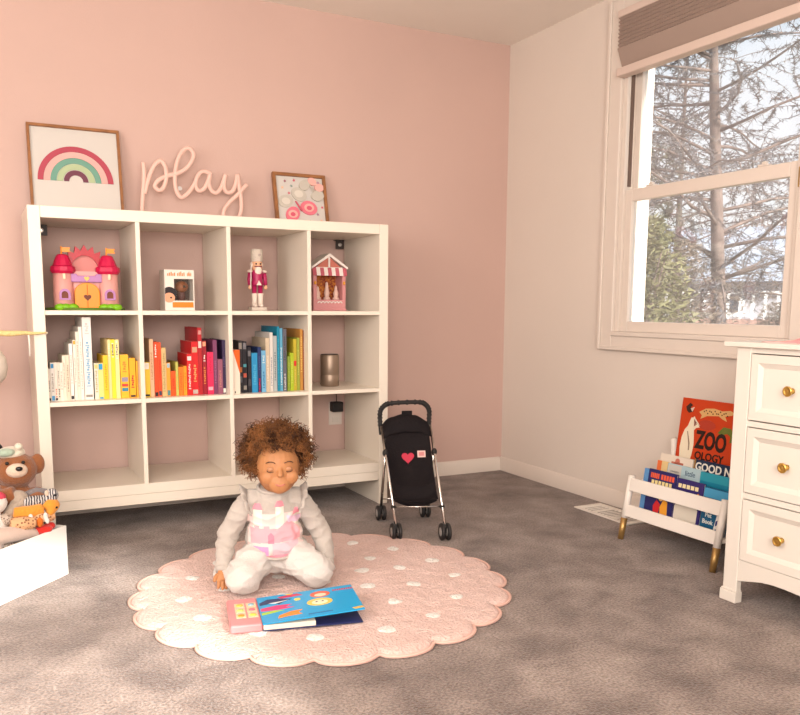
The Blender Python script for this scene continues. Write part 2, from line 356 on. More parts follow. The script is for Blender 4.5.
# ------------------------------------------------------------------ outside: lawn, trees, hedge, house
GZ = -0.45
LAWN = mat('winter_lawn', (0.30, 0.26, 0.17), .95, var=.25, vscale=1.2, bump=.4, bscale=30)
struct(bbox('ground', LAWN, XR+.25, 60, -30, 60, GZ-.2, GZ, bevel=0), 'dry winter lawn outside the window')
BARK = mat('grey_brown_bark', (0.17, 0.125, 0.105), .9, var=.3, vscale=6, bump=.6, bscale=25)
TWIG = mat('pale_twig_bark', (0.22, 0.175, 0.155), .9, var=.25, vscale=3)
def needles(col, nm): return mat(nm, col, .8, var=.3, vscale=1.5)
def tree(name, label, base, h, r0, limbs, zlo, spread, ncol, nper, lean=(0, 0), seed=1, droop=.25):
    rnd = random.Random(seed); base = Vector(base)
    t = thing(name, base, label, 'tree', 'trees beyond the window')
    tr = []; n = 12
    for i in range(n+1):
        k = i/n; tr.append(base+Vector((lean[0]*k*k+.12*math.sin(3*k+seed), lean[1]*k*k+.1*math.sin(4*k+2*seed), h*k)))
    B().tube(tr, [r0*(1-.86*i/n) for i in range(n+1)], 9).build('trunk', BARK, t, smooth=True)
    bb, tw, nd = B(), B(), B()
    for i in range(limbs):
        k = (zlo+(h*.97-zlo)*(i+rnd.random()*.6)/limbs)/h; s = base.lerp(base, 0)+tr[min(int(k*n), n)]-base
        s = tr[min(int(k*n), n)].lerp(tr[min(int(k*n)+1, n)], k*n-int(k*n))
        a = rnd.random()*2*PI; L = spread*(1.08-.75*k)*(.7+.5*rnd.random()); d = Vector((math.cos(a), math.sin(a), .35-.2*rnd.random()))
        pts = [s]; p = s.copy()
        for j in range(6):
            d = (d+Vector((rnd.uniform(-.25, .25), rnd.uniform(-.25, .25), rnd.uniform(-.12, .16)-droop*.12*j))).normalized(); p = p+d*L/6; pts.append(p.copy())
        bb.tube(pts, [max(.008, r0*.30*(1-k*.6)*(1-.8*j/6)) for j in range(7)], 5)
        for q in range(rnd.randint(14, 19)):
            j = rnd.randint(1, 5); s2 = pts[j].lerp(pts[j+1], rnd.random()); d2 = Vector((rnd.uniform(-1, 1), rnd.uniform(-1, 1), rnd.uniform(-.7, .5))).normalized()
            l2 = L*(.16+.3*rnd.random()); p2 = [s2]; c = s2.copy()
            for w in range(4):
                d2 = (d2+Vector((rnd.uniform(-.35, .35), rnd.uniform(-.35, .35), -droop*.35))).normalized(); c = c+d2*l2/4; p2.append(c.copy())
            tw.tube(p2, [.008, .006, .005, .004, .003], 3)
            for w in range(nper):
                jj = rnd.randint(1, 3); o = p2[jj].lerp(p2[jj+1], rnd.random()); e = Vector((rnd.uniform(-1, 1), rnd.uniform(-1, 1), rnd.uniform(-.9, .6))).normalized()*rnd.uniform(.05, .15)
                sd = e.cross(Vector((rnd.uniform(-1, 1), rnd.uniform(-1, 1), rnd.uniform(-1, 1)))).normalized()*rnd.uniform(.006, .012)
                nd.f((nd.v(o-sd), nd.v(o+sd), nd.v(o+e)))
    tag(bb.build('limbs', BARK, t, smooth=True), kind='stuff'); tag(tw.build('twigs', TWIG, t), kind='stuff')
    if nper: tag(nd.build('needles', ncol, t), None, None, None, 'stuff')
    return t
NG = needles((0.15, 0.145, 0.09), 'pine_needles_green'); NB = needles((0.13, 0.125, 0.13), 'pine_needles_blue_grey'); NT = needles((0.20, 0.155, 0.115), 'dry_needles')
tree('pine_tree', 'big pine with thick brown trunk nearest the window', (12.6, 7.95, GZ), 11, .155, 64, 1.6, 4.6, NB, 60, (-.5, .6), 3)
tree('pine_tree', 'green pine further back on the left of the window view', (13.6, 13.2, GZ), 9, .16, 34, .6, 3.6, NG, 60, (.2, 0), 8)
tree('bare_tree', 'bare twiggy tree on the right of the window view', (19.5, 9.6, GZ), 10, .15, 40, .9, 4.2, NT, 36, (0, .3), 5)
tree('bare_tree', 'bare grey tree seen between the pines', (19.6, 16.0, GZ), 10, .14, 40, .4, 4.6, NT, 40, (0, 0), 12)
def hedge(name, label, c, r, h, seed, lm=None):
    rnd = random.Random(seed); t = thing(name, c, label, 'bush'); nd = B(); st = B(); c = Vector(c)
    for i in range(9):
        a = rnd.random()*6.28; st.tube([c, c+Vector((math.cos(a)*r*.3, math.sin(a)*r*.3, h*.5)), c+Vector((math.cos(a)*r*.6, math.sin(a)*r*.6, h*.85))], [.03, .02, .006], 5)
    tag(st.build('stems', BARK, t), kind='stuff')
    for i in range(9000):
        a = rnd.random()*6.28; z = rnd.random(); rr = r*(1-.55*z*z)*math.sqrt(rnd.uniform(.25, 1)); lump = 1+.22*math.sin(5*a+9*z)
        o = c+Vector((math.cos(a)*rr*lump, math.sin(a)*rr*lump, h*z)); e = Vector((math.cos(a)+rnd.uniform(-1, 1), math.sin(a)+rnd.uniform(-1, 1), rnd.uniform(-.6, .9))).normalized()*rnd.uniform(.05, .11)
        sd = e.cross(Vector((rnd.uniform(-1, 1), rnd.uniform(-1, 1), rnd.uniform(-1, 1)))).normalized()*rnd.uniform(.010, .02); nd.f((nd.v(o-sd), nd.v(o+sd), nd.v(o+e)))
    tag(nd.build('leaves', lm or mat('evergreen_leaves', (0.20, 0.19, 0.085), .7, var=.35, vscale=3), t), None, None, None, 'stuff')
hedge('evergreen_bush', 'yellow green evergreen bush at the lower left of the window view', (5.75, 3.15, GZ), .75, 2.25, 4)
hedge('bare_bush', 'brown leafless bush left of the big pine trunk outside', (11.2, 8.3, GZ), 1.5, 2.6, 6, NT)
hedge('bare_bush', 'brown leafless bush right of the big pine trunk outside', (15.5, 8.2, GZ), 1.3, 1.5, 9, NT)
hx = Matrix.Translation((30.8, 21.6, GZ)) @ Matrix.Rotation(math.radians(-51), 4, 'Z') @ Matrix.Scale(1.2, 4)   # local -Y looks towards the room
hs = thing('neighbour_house', (30.8, 21.6, GZ), 'distant pale house with grey roof and white porch railing', 'house')
SID = mat('pale_siding', (0.42, 0.43, 0.46), .7); RF = mat('grey_blue_roof', (0.36, 0.40, 0.46), .8, var=.1, vscale=3); PW = mat('porch_white', (0.85, 0.85, 0.85), .6)
B(hx).bx(-6, 6, 0, 7, 0, 2.1).build('wall', SID, hs)
B(hx).prism([(-.8, 2.1), (7.8, 2.1), (3.5, 4.4)], (-6.4, 0, 0), (0, 1, 0), (0, 0, 1), (12.8, 0, 0)).build('roof', RF, hs)
for x in (-4, -1.2, 1.6, 4.2):
    w_ = B(hx).bx(x-.5, x+.5, -.05, .02, .9, 1.8).build('window', PW, hs); B(hx).bx(x-.42, x+.42, -.07, -.05, .98, 1.72).build('pane', mat('dark_pane', (0.08, 0.09, 0.11), .1), w_)
B(hx).bx(-6, 6, -2.2, 0, 0, .75).build('porch_deck', mat('porch_red', (0.42, 0.25, 0.2), .8), hs)
rl = B(hx).bx(-6, 6, -2.2, -2.12, 1.62, 1.72).bx(-6, 6, -2.2, -2.12, .85, .92).build('porch_rail', PW, hs)
for i in range(31): B(hx).bx(-6+i*.4-.05, -6+i*.4+.05, -2.19, -2.13, .75, 1.62).build('baluster', PW, rl)

rnd = random.Random(21); wd_ = B()                       # bare woodland far behind the house
for i in range(5200):
    a = math.radians(rnd.uniform(30, 56)); d_ = rnd.uniform(47, 54); o = Vector((-.2+d_*math.cos(a), -3.3+d_*math.sin(a), GZ)); hh = rnd.uniform(3, 9.5)*(.75+.3*math.sin(a*23))
    o.z += rnd.uniform(0, .7)*hh*.8; p1 = o+Vector((rnd.uniform(-1, 1), rnd.uniform(-1, 1), rnd.uniform(.4, 1.6))); p2 = p1+Vector((rnd.uniform(-1.2, 1.2), rnd.uniform(-1.2, 1.2), rnd.uniform(.1, 1.3)))
    wd_.tube([o, p1, p2], [rnd.uniform(.08, .20), .10, .04], 3)
tag(wd_.build('distant_woods', TWIG), 'brown bare woodland far behind the pale house', 'woods', None, 'stuff')

# ------------------------------------------------------------------ on top of the bookcase
WOODF = mat('brown_wood_frame', (0.30, 0.125, 0.045), .5, var=.18, vscale=20)
def frame(name, label, x0, x1, z1, ybot, ytop, bar, art):
    w = x1-x0; h = math.hypot(z1-BH, ytop-ybot); ux = Vector((1, 0, 0)); uy = Vector((0, ytop-ybot, z1-BH)).normalized(); n = ux.cross(uy); o = Vector((x0, ybot, BH+.001))
    t = thing(name, (x0+w/2, ybot, BH), label, 'picture frame', 'frames on the bookcase')
    P = lambda q: q
    for nm, pol in (('frame_bar', [(0, 0), (w, 0), (w-bar, bar), (bar, bar)]), ('frame_bar', [(w, 0), (w, h), (w-bar, h-bar), (w-bar, bar)]), ('frame_bar', [(w, h), (0, h), (bar, h-bar), (w-bar, h-bar)]), ('frame_bar', [(0, h), (0, 0), (bar, bar), (bar, h-bar)])):
        B().prism(pol, o-n*.022, ux, uy, n*.022).build(nm, WOODF, t, bevel=.001)
    bk = B().prism([(bar*.7, bar*.7), (w-bar*.7, bar*.7), (w-bar*.7, h-bar*.7), (bar*.7, h-bar*.7)], o-n*.020, ux, uy, n*.008).build('picture', mat('art_paper', (0.62, 0.575, 0.53), .7), t)
    art(bk, o-n*.012, ux, uy, n, w, h); return t
def rainbow(pa, o, ux, uy, n, w, h):
    c = (.177, h*.385)
    for i, (r1, r0, col) in enumerate(((.146, .124, (176, 72, 88)), (.122, .099, (232, 172, 164)), (.098, .075, (112, 158, 140)), (.073, .050, (176, 190, 150)), (.047, .027, (112, 62, 78)))):
        a = circ(r1, 33, c, 0, PI); b = circ(r0, 33, c, 0, PI)
        B().prism(a+b[::-1], o, ux, uy, n*.003).build('rainbow_arc', cm(*col, .7), pa)
frame('framed_picture', 'large brown wooden frame with a felt rainbow picture on the bookcase', .035, .392, 1.634, .315, .385, .011, rainbow)
def butterflies(pa, o, ux, uy, n, w, h):
    def petal(cx, cy, r, ang, col, dz, ry=None):
        R = Matrix.Rotation(ang, 2); q = [tuple(R @ Vector(p)) for p in circ(r, 20, (0, 0), ry=ry or r*.8)]
        B().prism([(cx+a, cy+b) for a, b in q], o, ux, uy, n*dz).build('paper_wing', cm(*col, .7), pa)
    G, Pk, Lp = (196, 188, 176), (226, 118, 134), (236, 176, 166)
    S = w/.26
    for k, (cx, cy, r, an, col) in enumerate(((.055, .105, .033, .3, G), (.123, .141, .035, -.5, G), (.084, .044, .035, .9, Pk), (.166, .078, .037, -.2, Pk), (.155, .187, .027, .6, G), (.193, .206, .020, -.5, Lp), (.214, .139, .029, .2, G), (.226, .178, .021, .1, Lp))):
        petal(cx*S, cy*S+.020, r*S*1.12, an, col, .004+.0009*k)
    for (cx, cy, r, col, dz) in ((.084, .044, .021, Lp, .0075), (.166, .078, .022, Lp, .0085), (.166, .076, .012, (214, 90, 112), .0095), (.083, .042, .011, (214, 90, 112), .0085), (.121, .142, .020, (214, 206, 194), .0065), (.055, .104, .019, (214, 206, 194), .0065)): petal(cx*S, cy*S+.020, r*S*1.1, 0, col, dz)
    for (a_, b_) in (((.100, .105), (.128, .060)), ((.178, .185), (.196, .155))):
        B().tube([o+ux*a_[0]*S+uy*(a_[1]*S+.020)+n*.010, o+ux*b_[0]*S+uy*(b_[1]*S+.020)+n*.010], [.004, .0055], 8).build('paper_body', cm(206, 96, 112, .7) if a_[0] < .15 else cm(190, 182, 170, .7), pa, smooth=True)
    rnd = random.Random(3)
    for (cx, cy, col) in ((.06, .222, (170, 110, 120)), (.105, .228, (206, 92, 110)), (.045, .19, (240, 190, 150)), (.09, .20, (130, 150, 140)), (.075, .165, (206, 110, 120)), (.235, .105, (206, 92, 110)), (.21, .07, (160, 120, 140)), (.225, .04, (240, 180, 150)), (.17, .035, (140, 160, 130)), (.225, .225, (190, 140, 160))):
        q = [((cx+.008*math.cos(k*PI/5)*(1 if k % 2 else .45))*S, (cy+.008*math.sin(k*PI/5)*(1 if k % 2 else .45))*S) for k in range(10)]
        B().prism(q, o, ux, uy, n*.0015).build('paper_star', cm(*col, .7), pa)
frame('framed_picture', 'small brown wooden frame with pink and grey paper butterflies', 1.064, 1.324, 1.521, .325, .385, .014, butterflies)
# the script sign, strokes traced at its own plane
strokes = [[(0.478, 1.504), (0.479, 1.45), (0.472, 1.376), (0.465, 1.302), (0.463, 1.278)],
 [(0.48, 1.376), (0.492, 1.421), (0.509, 1.469), (0.527, 1.5), (0.549, 1.516), (0.567, 1.497), (0.572, 1.454), (0.56, 1.409), (0.539, 1.394), (0.523, 1.41), (0.538, 1.435), (0.576, 1.457), (0.614, 1.468), (0.653, 1.49), (0.68, 1.523), (0.69, 1.554), (0.678, 1.577), (0.658, 1.577), (0.633, 1.55), (0.615, 1.501), (0.608, 1.449), (0.612, 1.399), (0.632, 1.371), (0.66, 1.388), (0.685, 1.421), (0.702, 1.453)],
 [(0.766, 1.478), (0.744, 1.487), (0.719, 1.482), (0.7, 1.453), (0.697, 1.422), (0.71, 1.404), (0.734, 1.415), (0.752, 1.45), (0.76, 1.477), (0.755, 1.44), (0.764, 1.41), (0.785, 1.4), (0.806, 1.419), (0.821, 1.455), (0.829, 1.48), (0.822, 1.437), (0.83, 1.408), (0.857, 1.41), (0.875, 1.445), (0.884, 1.484), (0.89, 1.432), (0.898, 1.383), (0.897, 1.333), (0.882, 1.295), (0.848, 1.279), (0.819, 1.295), (0.82, 1.329), (0.844, 1.362), (0.88, 1.396), (0.926, 1.445)]]
SIGN = mat('pink_wood_sign', (0.80, 0.52, 0.44), .55)
sg = thing('script_sign', (.69, .33, BH), 'pink cursive sign reading play on top of the bookcase', 'sign')
for nm, st in zip(('letter_p_stem', 'letters_pl', 'letters_ay'), strokes):
    B().tube([(p.x, .33, p.z) for p in spline([(a, 0, b) for a, b in st], 6)], .0098, 8, flat=((0, 1, 0), .75)).build(nm, SIGN, sg, smooth=True)
B().ell((.643, .405, 1.418), (.012, .006, .010), 10, 6).build('wall_hook', cm(235, 232, 230, .4), sg)

# ------------------------------------------------------------------ wall brackets, outlet, charger
DK = mat('dark_bracket', (0.06, 0.045, 0.04), .5)
for x, yy, lb in ((.046, .30, 'small dark wall bracket in the top left compartment'), (1.382, .392, 'small dark wall bracket in the top right compartment')):
    t = thing('wall_bracket', (x+.02, yy, 1.2), lb, 'bracket', 'anti-tip brackets')
    bbox('plate', DK, x, x+.042, yy, yy+.005, 1.1825, 1.2255, t, .001); bbox('plate', DK, x, x+.042, yy, yy+.06 if yy < .35 else yy+.036, 1.2235, 1.2255, t, 0)
    B().lathe([(.009, 0), (.009, .003), (.004, .004)], (x+.02, yy, 1.203), 10, (0, -1, 0)).build('screw', mat('steel', (.6, .57, .54), .3, 1), t)
t = thing('wall_outlet', (1.387, YB, .32), 'cream wall outlet behind the bottom right compartment', 'outlet')
bbox('cover_plate', TRIM, 1.352, 1.422, YB-.006, YB, .319, .434, t, .002)
for z in (.345, .40): bbox('socket', mat('outlet_socket', (.7, .62, .54), .5), 1.370, 1.404, YB-.009, YB-.006, z-.013, z+.013, t, .003)
t = thing('power_adapter', (1.383, .4, .39), 'black power adapter plugged into the wall outlet', 'adapter')
bbox('body', mat('black_plastic', (.012, .010, .010), .45), 1.354, 1.412, .375, YB-.009, .388, .438, t, .006)
B().tube(spline([(1.383, .40, .436), (1.383, .40, .47), (1.37, .405, .56), (1.33, .38, .62), (1.26, .30, .5425), (1.25, .22, .5425)], 6), .002, 6).build('cable', MATS['black_plastic'], t, smooth=True)

# ------------------------------------------------------------------ toys in the top row
# toy castle
cx = Matrix.Translation((.2025, .10, ST1)) @ Matrix.Rotation(math.radians(0), 4, 'Z')
PKW, MAG, PUR, ORG, GRN = cm(222, 158, 150, .4), cm(196, 20, 70, .35), cm(176, 120, 172, .4), cm(238, 140, 20, .35), cm(120, 180, 20, .4)
ca = thing('toy_castle', (.2025, .12, ST1), 'pink plastic toy castle with orange door and magenta roofs', 'toy')
B(cx).lathe([(.150, 0), (.152, .006), (.146, .010), (.0, .012)], (0, .06, 0), 28).build('green_base', cm(90, 120, 30, .4), ca, smooth=True)
for xs_ in ((-.10, -.08, -.055), (.06, .085, .105)):
    bs = B(cx)
    for x in xs_: bs.ell((x, -.045, .012), (.022, .016, .014), 10, 6)
    bs.build('shrub_trim', GRN, ca, smooth=True)
for s_ in (-1, 1):
    tx = s_*.082
    tw = B(cx).lathe([(.040, .006), (.038, .05), (.037, .148)], (tx, 0, 0), 18).build('tower', PKW, ca, smooth=True)
    B(cx).lathe([(.040, .140), (.047, .150), (.045, .166), (.036, .172), (.030, .190), (.022, .208), (.016, .213)], (tx, 0, 0), 12).build('tower_roof', MAG, ca)
    a = circ(.020, 13, (0, .050), 0, PI)+[(-.020, .028), (.020, .028)]; b = circ(.012, 13, (0, .049), 0, PI)+[(-.012, .034), (.012, .034)]
    B(cx).ring(a, b, (tx+.0, -.047, .012), (1, 0, 0), (0, 0, 1), (0, .010, 0)).build('window_frame', PUR, tw)
    B(cx).prism(b, (tx, -.041, .012), (1, 0, 0), (0, 0, 1), (0, .004, 0)).build('window_opening', cm(120, 62, 40, .6), tw)
    B(cx).bx(tx-.005, tx+.005, -.044, -.034, .118, .140).build('torch', cm(228, 214, 180, .4), tw, bevel=.002)
    fx = tx-.028*s_*.0
    pole = B(cx).tube([(fx-.002, 0, .21), (fx-.002, 0, .243)], .003, 8).build('flag_pole', ORG, ca)
    B(cx).prism([(0, 0), (.032, 0), (.026, .009), (.032, .018), (0, .018)], (fx, -.002, .222), (1, 0, 0), (0, 0, 1), (0, .004, 0)).build('flag', ORG, pole)
B(cx).bx(-.05, .05, -.012, .03, .006, .15).build('gate_wall', PKW, ca)
n_ = 9; cr = []
for i in range(2*n_+1):
    an = PI*i/(2*n_); rr = .114 if i % 2 else .090
    cr.append((rr*math.cos(an)*.82, .150+rr*.9*math.sin(an)))
B(cx).ring(cr+[(-.07, .13), (.07, .13)], [(.052*math.cos(PI*i/(2*n_)), .15+.062*math.sin(PI*i/(2*n_))) for i in range(2*n_+1)]+[(-.052, .13), (.052, .13)], (0, .012, 0), (1, 0, 0), (0, 0, 1), (0, .03, 0)).build('crown_arch', cm(178, 16, 36, .35), ca)
B(cx).prism([(.052*math.cos(PI*i/18), .15+.062*math.sin(PI*i/18)) for i in range(19)]+[(-.052, .13), (.052, .13)], (0, .026, 0), (1, 0, 0), (0, 0, 1), (0, .01, 0)).build('arch_panel', cm(206, 128, 122, .5), ca)
B(cx).prism([(-.056, .108), (.056, .108), (.056, .140), (.034, .140), (.034, .133), (-.034, .133), (-.034, .140), (-.056, .140)], (0, -.030, 0), (1, 0, 0), (0, 0, 1), (0, .022, 0)).build('battlement', PUR, ca, bevel=.003)
dr = B(cx).prism([(-.046, .008), (.046, .008)]+circ(.046, 15, (0, .068), 0, PI, .038), (0, -.034, 0), (1, 0, 0), (0, 0, 1), (0, .022, 0)).build('door', ORG, ca, bevel=.003)
def heart(s=1.0, n=28): return [(s*.0625*math.sin(t)**3, s*.0078*(13*math.cos(t)-5*math.cos(2*t)-2*math.cos(3*t)-math.cos(4*t))*.5) for t in [2*PI*i/n for i in range(n)]]
B(cx).prism([(x*.2, z*.2+.05) for x, z in heart(1.1)], (0, -.036, 0), (1, 0, 0), (0, 0, 1), (0, .004, 0)).build('heart_cutout', cm(110, 50, 20, .5), dr)
B(cx).prism([(x*.15, z*.16+.122) for x, z in heart(1.0)], (0, -.034, 0), (1, 0, 0), (0, 0, 1), (0, .005, 0)).build('crest', cm(240, 190, 90, .4), ca)
B(cx).tube([(0, -.0345, .009), (0, -.0345, .10)], .0012, 5).build('door_seam', cm(190, 96, 10, .5), dr)

# boxed figurine
fb = thing('figurine_box', (.556, .14, ST1), 'white and orange boxed figurine with dark window', 'toy box')
x0_, x1_, y0_, y1_ = .503, .622, .10, .20; z0_ = ST1+.0005; WB = cm(232, 220, 208, .4)
f_ = (0, -1, 0)
b = B(); b.bx(x0_, x1_, y0_+.085, y1_, z0_, z0_+.165); b.bx(x0_, x1_, y0_, y0_+.085, z0_, z0_+.010); b.bx(x0_, x1_, y0_, y0_+.085, z0_+.155, z0_+.165); b.bx(x0_, x0_+.003, y0_, y0_+.085, z0_+.01, z0_+.155); b.bx(x1_-.003, x1_, y0_, y0_+.085, z0_+.01, z0_+.155)
b.build('carton', WB, fb)
a = [(0, 0), (.12, 0), (.12, .165), (0, .165)]; q = [(.038, .040), (.117, .040), (.117, .128), (.038, .128)]
B().ring(a, q, (x0_, y0_-.0005, z0_), (1, 0, 0), (0, 0, 1), (0, .002, 0)).build('front_card', WB, fb)
B().bx(x0_+.034, x1_-.002, y0_+.08, y0_+.084, z0_+.03, z0_+.135).build('backing', cm(52, 22, 20, .6), fb)
B().bx(x0_+.038, x1_-.003, y0_+.002, y0_+.0026, z0_+.04, z0_+.128).build('pane', GLASS, fb)
B().bx(x0_+.030, x1_-.004, y0_-.002, y0_-.0005, z0_+.012, z0_+.034).build('name_band', cm(226, 128, 30, .4), fb)
lt = B()
for (p, w_, h_) in ((.012, .034, .020), (.052, .032, .022), (.092, .018, .022)):
    k = 5
    for i in range(k): lt.bx(x0_+p+w_*i/k, x0_+p+w_*(i+.62)/k, y0_-.0016, y0_-.0005, z0_+.140-.0*i, z0_+.140+h_*(.7+.3*((i*7) % 3)/2)-.004)
lt.build('box_lettering', cm(214, 130, 60, .5), fb)
hd = B().prism([(max(.001, a), b) for a, b in circ(.030, 20, (.018, .066))], (x0_, y0_-.0018, z0_), (1, 0, 0), (0, 0, 1), (0, .0013, 0)).build('portrait_print', cm(28, 18, 22, .5), fb)
B().prism([(max(.001, a), b) for a, b in circ(.023, 18, (.017, .052), ry=.020)], (x0_, y0_-.0026, z0_), (1, 0, 0), (0, 0, 1), (0, .0008, 0)).build('face_print', cm(226, 160, 124, .5), hd)
B().prism(circ(.004, 10, (.024, .052)), (x0_, y0_-.0032, z0_), (1, 0, 0), (0, 0, 1), (0, .0006, 0)).build('eye_print', cm(20, 14, 16, .4), hd)
fg = B().ell((x0_+.078, y0_+.045, z0_+.098), (.027, .024, .024)).build('figurine_head', cm(150, 82, 36, .5), fb, smooth=True)
B().ell((x0_+.084, y0_+.022, z0_+.098), (.006, .004, .006), 8, 6).build('figurine_eye', cm(16, 12, 14, .3), fg, smooth=True)
B().ell((x0_+.078, y0_+.05, z0_+.058), (.018, .016, .026)).build('figurine_body', cm(84, 24, 26, .5), fb, smooth=True)

# nutcracker
nx, ny = .899, .12
nu = thing('nutcracker', (nx, ny, ST1), 'tall nutcracker figure in magenta coat and white fur hat', 'figurine')
NM, NWt, NSk = cm(170, 30, 84, .4), cm(232, 214, 200, .6), cm(232, 176, 138, .5)
bbox('base', cm(206, 190, 176, .5), nx-.034, nx+.034, ny-.026, ny+.026, ST1, ST1+.016, nu, .003)
for s_ in (-1, 1):
    lx = nx+s_*.0135
    lg = B().lathe([(.0105, .016), (.0105, .07), (.012, .074), (.010, .075), (.011, .115)], (lx, ny, ST1), 14).build('leg', NM, nu, smooth=True)
    B().lathe([(.0118, .018), (.0112, .05), (.013, .072), (.0125, .0745)], (lx, ny, ST1), 14).ell((lx, ny-.008, ST1+.022), (.010, .016, .007), 12, 6).build('boot', NWt, lg, smooth=True)
    sh_ = (nx+s_*.030, ny, ST1+.160)
    ar = B().tube([sh_, (nx+s_*.035, ny, ST1+.135), (nx+s_*.035, ny-.006, ST1+.11)], [.0105, .0095, .0085], 10).build('arm', NM, nu, smooth=True)
    B().ell((nx+s_*.035, ny-.008, ST1+.100), (.008, .008, .010), 10, 8).build('hand', NSk, ar, smooth=True)
    B().ell((nx+s_*.030, ny, ST1+.168), (.014, .012, .006), 10, 6).build('epaulette', NWt, ar, smooth=True)
B().lathe([(.024, .108), (.027, .112), (.022, .130), (.025, .155), (.024, .170), (.012, .176)], (nx, ny, ST1), 18).build('coat', NM, nu, smooth=True)
B().prism([(-.011, .0), (.011, 0), (0, .020)], (nx, ny-.0275, ST1+.109), (1, 0, 0), (0, 0, 1), (0, .006, 0)).build('buckle', NWt, nu)
B().lathe([(.015, .172), (.021, .176), (.022, .205), (.020, .212)], (nx, ny, ST1), 18).build('head', NSk, nu, smooth=True)
B().ell((nx, ny-.018, ST1+.170), (.016, .010, .020), 12, 8).build('beard', NWt, nu, smooth=True)
B().ell((nx-.02, ny+.006, ST1+.196), (.008, .012, .014), 10, 6).ell((nx+.02, ny+.006, ST1+.196), (.008, .012, .014), 10, 6).build('hair', NWt, nu, smooth=True)
e_ = B()
for s_ in (-1, 1): e_.ell((nx+s_*.009, ny-.020, ST1+.199), (.004, .003, .004), 8, 6)
e_.build('eyes', cm(24, 16, 16, .4), nu); B().bx(nx-.016, nx+.016, ny-.024, ny-.012, ST1+.186, ST1+.190).build('moustache', cm(120, 24, 50, .5), nu, bevel=.001)
B().lathe([(.021, .208), (.025, .212), (.026, .255), (.022, .261), (.006, .262)], (nx, ny, ST1), 18).build('fur_hat', mat('fur_hat_white', (.66, .56, .47), .9, bump=.8, bscale=120), nu, smooth=True)
B().ell((nx+.004, ny-.026, ST1+.236), (.006, .003, .006), 8, 6).build('hat_badge', cm(180, 160, 150, .4), nu)
B().tube([(nx-.035, ny-.018, ST1+.095), (nx-.031, ny-.018, ST1+.19)], .0022, 6).build('sword', cm(220, 206, 196, .3), nu)

# sweet stall ornament
hx0, hx1, hy, hz = 1.165, 1.322, .14, ST1+.0005; hw = hx1-hx0; HP, HW = cm(206, 140, 140, .45), cm(236, 224, 216, .45)
so = thing('stall_ornament', ((hx0+hx1)/2, hy+.04, ST1), 'pink wooden stall ornament with striped awning and gabled roof', 'ornament')
B().bx(hx0, hx1, hy, hy+.09, hz, hz+.05).build('counter', HP, so, bevel=.002)
B().bx(hx0, hx0+.016, hy, hy+.09, hz+.05, hz+.18).build('side_wall', HP, so); B().bx(hx1-.016, hx1, hy, hy+.09, hz+.05, hz+.18).build('side_wall', HP, so)
B().bx(hx0+.016, hx1-.016, hy+.08, hy+.09, hz+.05, hz+.18).build('back_panel', mat('stall_scene', (.22, .015, .015), .6, vscale=110, col2=(.62, .22, .03)), so)
B().bx(hx0, hx1, hy, hy+.09, hz+.18, hz+.186).build('ceiling_board', HP, so)
for i in range(9):
    xx = hx0-.004+(hw+.008)*i/9; w_ = (hw+.008)/9
    B().prism([(0, 0), (-.010, -.030), (-.010, -.036), (.004, -.002)], (xx, hy+.002, hz+.193), (0, 1, 0), (0, 0, 1), (w_, 0, 0)).build('awning_stripe', HW if i % 2 else cm(190, 92, 104, .45), so)
gx = (hx0+hx1)/2
B().prism([(-hw*.46, .186), (hw*.46, .186), (0, .243)], (gx, hy+.01, hz), (1, 0, 0), (0, 0, 1), (0, .07, 0)).build('gable', cm(196, 112, 96, .5), so)
for s_ in (-1, 1):
    B().prism([(0, .243), (s_*hw*.56, .186), (s_*hw*.56, .196), (0, .257)], (gx, hy-.006, hz), (1, 0, 0), (0, 0, 1), (0, .10, 0)).build('roof_board', HW, so)
B().bx(gx-.004, gx+.004, hy+.002, hy+.008, hz+.19, hz+.245).bx(gx-hw*.40, gx+hw*.40, hy+.002, hy+.008, hz+.189, hz+.195).build('gable_trim', HW, so)
for px_, hh in ((gx-.045, .055), (gx, .075), (gx+.045, .06)):
    B().lathe([(.017, .05), (.015, .06), (.010, .062), (.013, .08), (.008, .05+hh*.7), (.006, .05+hh), (.001, .056+hh)], (px_, hy+.035, hz), 12).build('figure', cm(226, 190, 176, .5), so, smooth=True)
for px_ in (gx-.07, gx+.07): B().ell((px_, hy-.002, hz+.125), (.006, .006, .009), 8, 6).build('lantern', cm(230, 160, 60, .4), so, smooth=True)
sc_ = B()
for i in range(7): sc_.tube([(hx0+.028+i*.017+.008*math.cos(a_), hy-.001, hz+.034+.007*math.sin(a_)) for a_ in [PI*j/8 for j in range(9)]], .0026, 6)
sc_.build('scroll_trim', HW, so, smooth=True)
B().bx(hx0-.003, hx1+.003, hy-.004, hy+.092, hz, hz+.010).build('plinth', HP, so, bevel=.002)

# smart speaker
sp = thing('cylinder_speaker', (1.262, .19, ST2), 'bronze cylindrical speaker on the middle right shelf', 'speaker')
SPM = mat('bronze_mesh', (.34, .255, .195), .38, .75, bump=.15, bscale=400)
B().lathe([(.040, 0), (.0435, .003), (.0435, .052), (.043, .053), (.043, .055), (.0435, .056), (.0435, .142), (.041, .147)], (1.262, .19, ST2), 32).build('body', SPM, sp, smooth=True)
B().lathe([(.0395, .147), (.0395, .1485), (.030, .1486)], (1.262, .19, ST2), 28).build('top_plate', mat('black_plastic', (0, 0, 0)), sp)

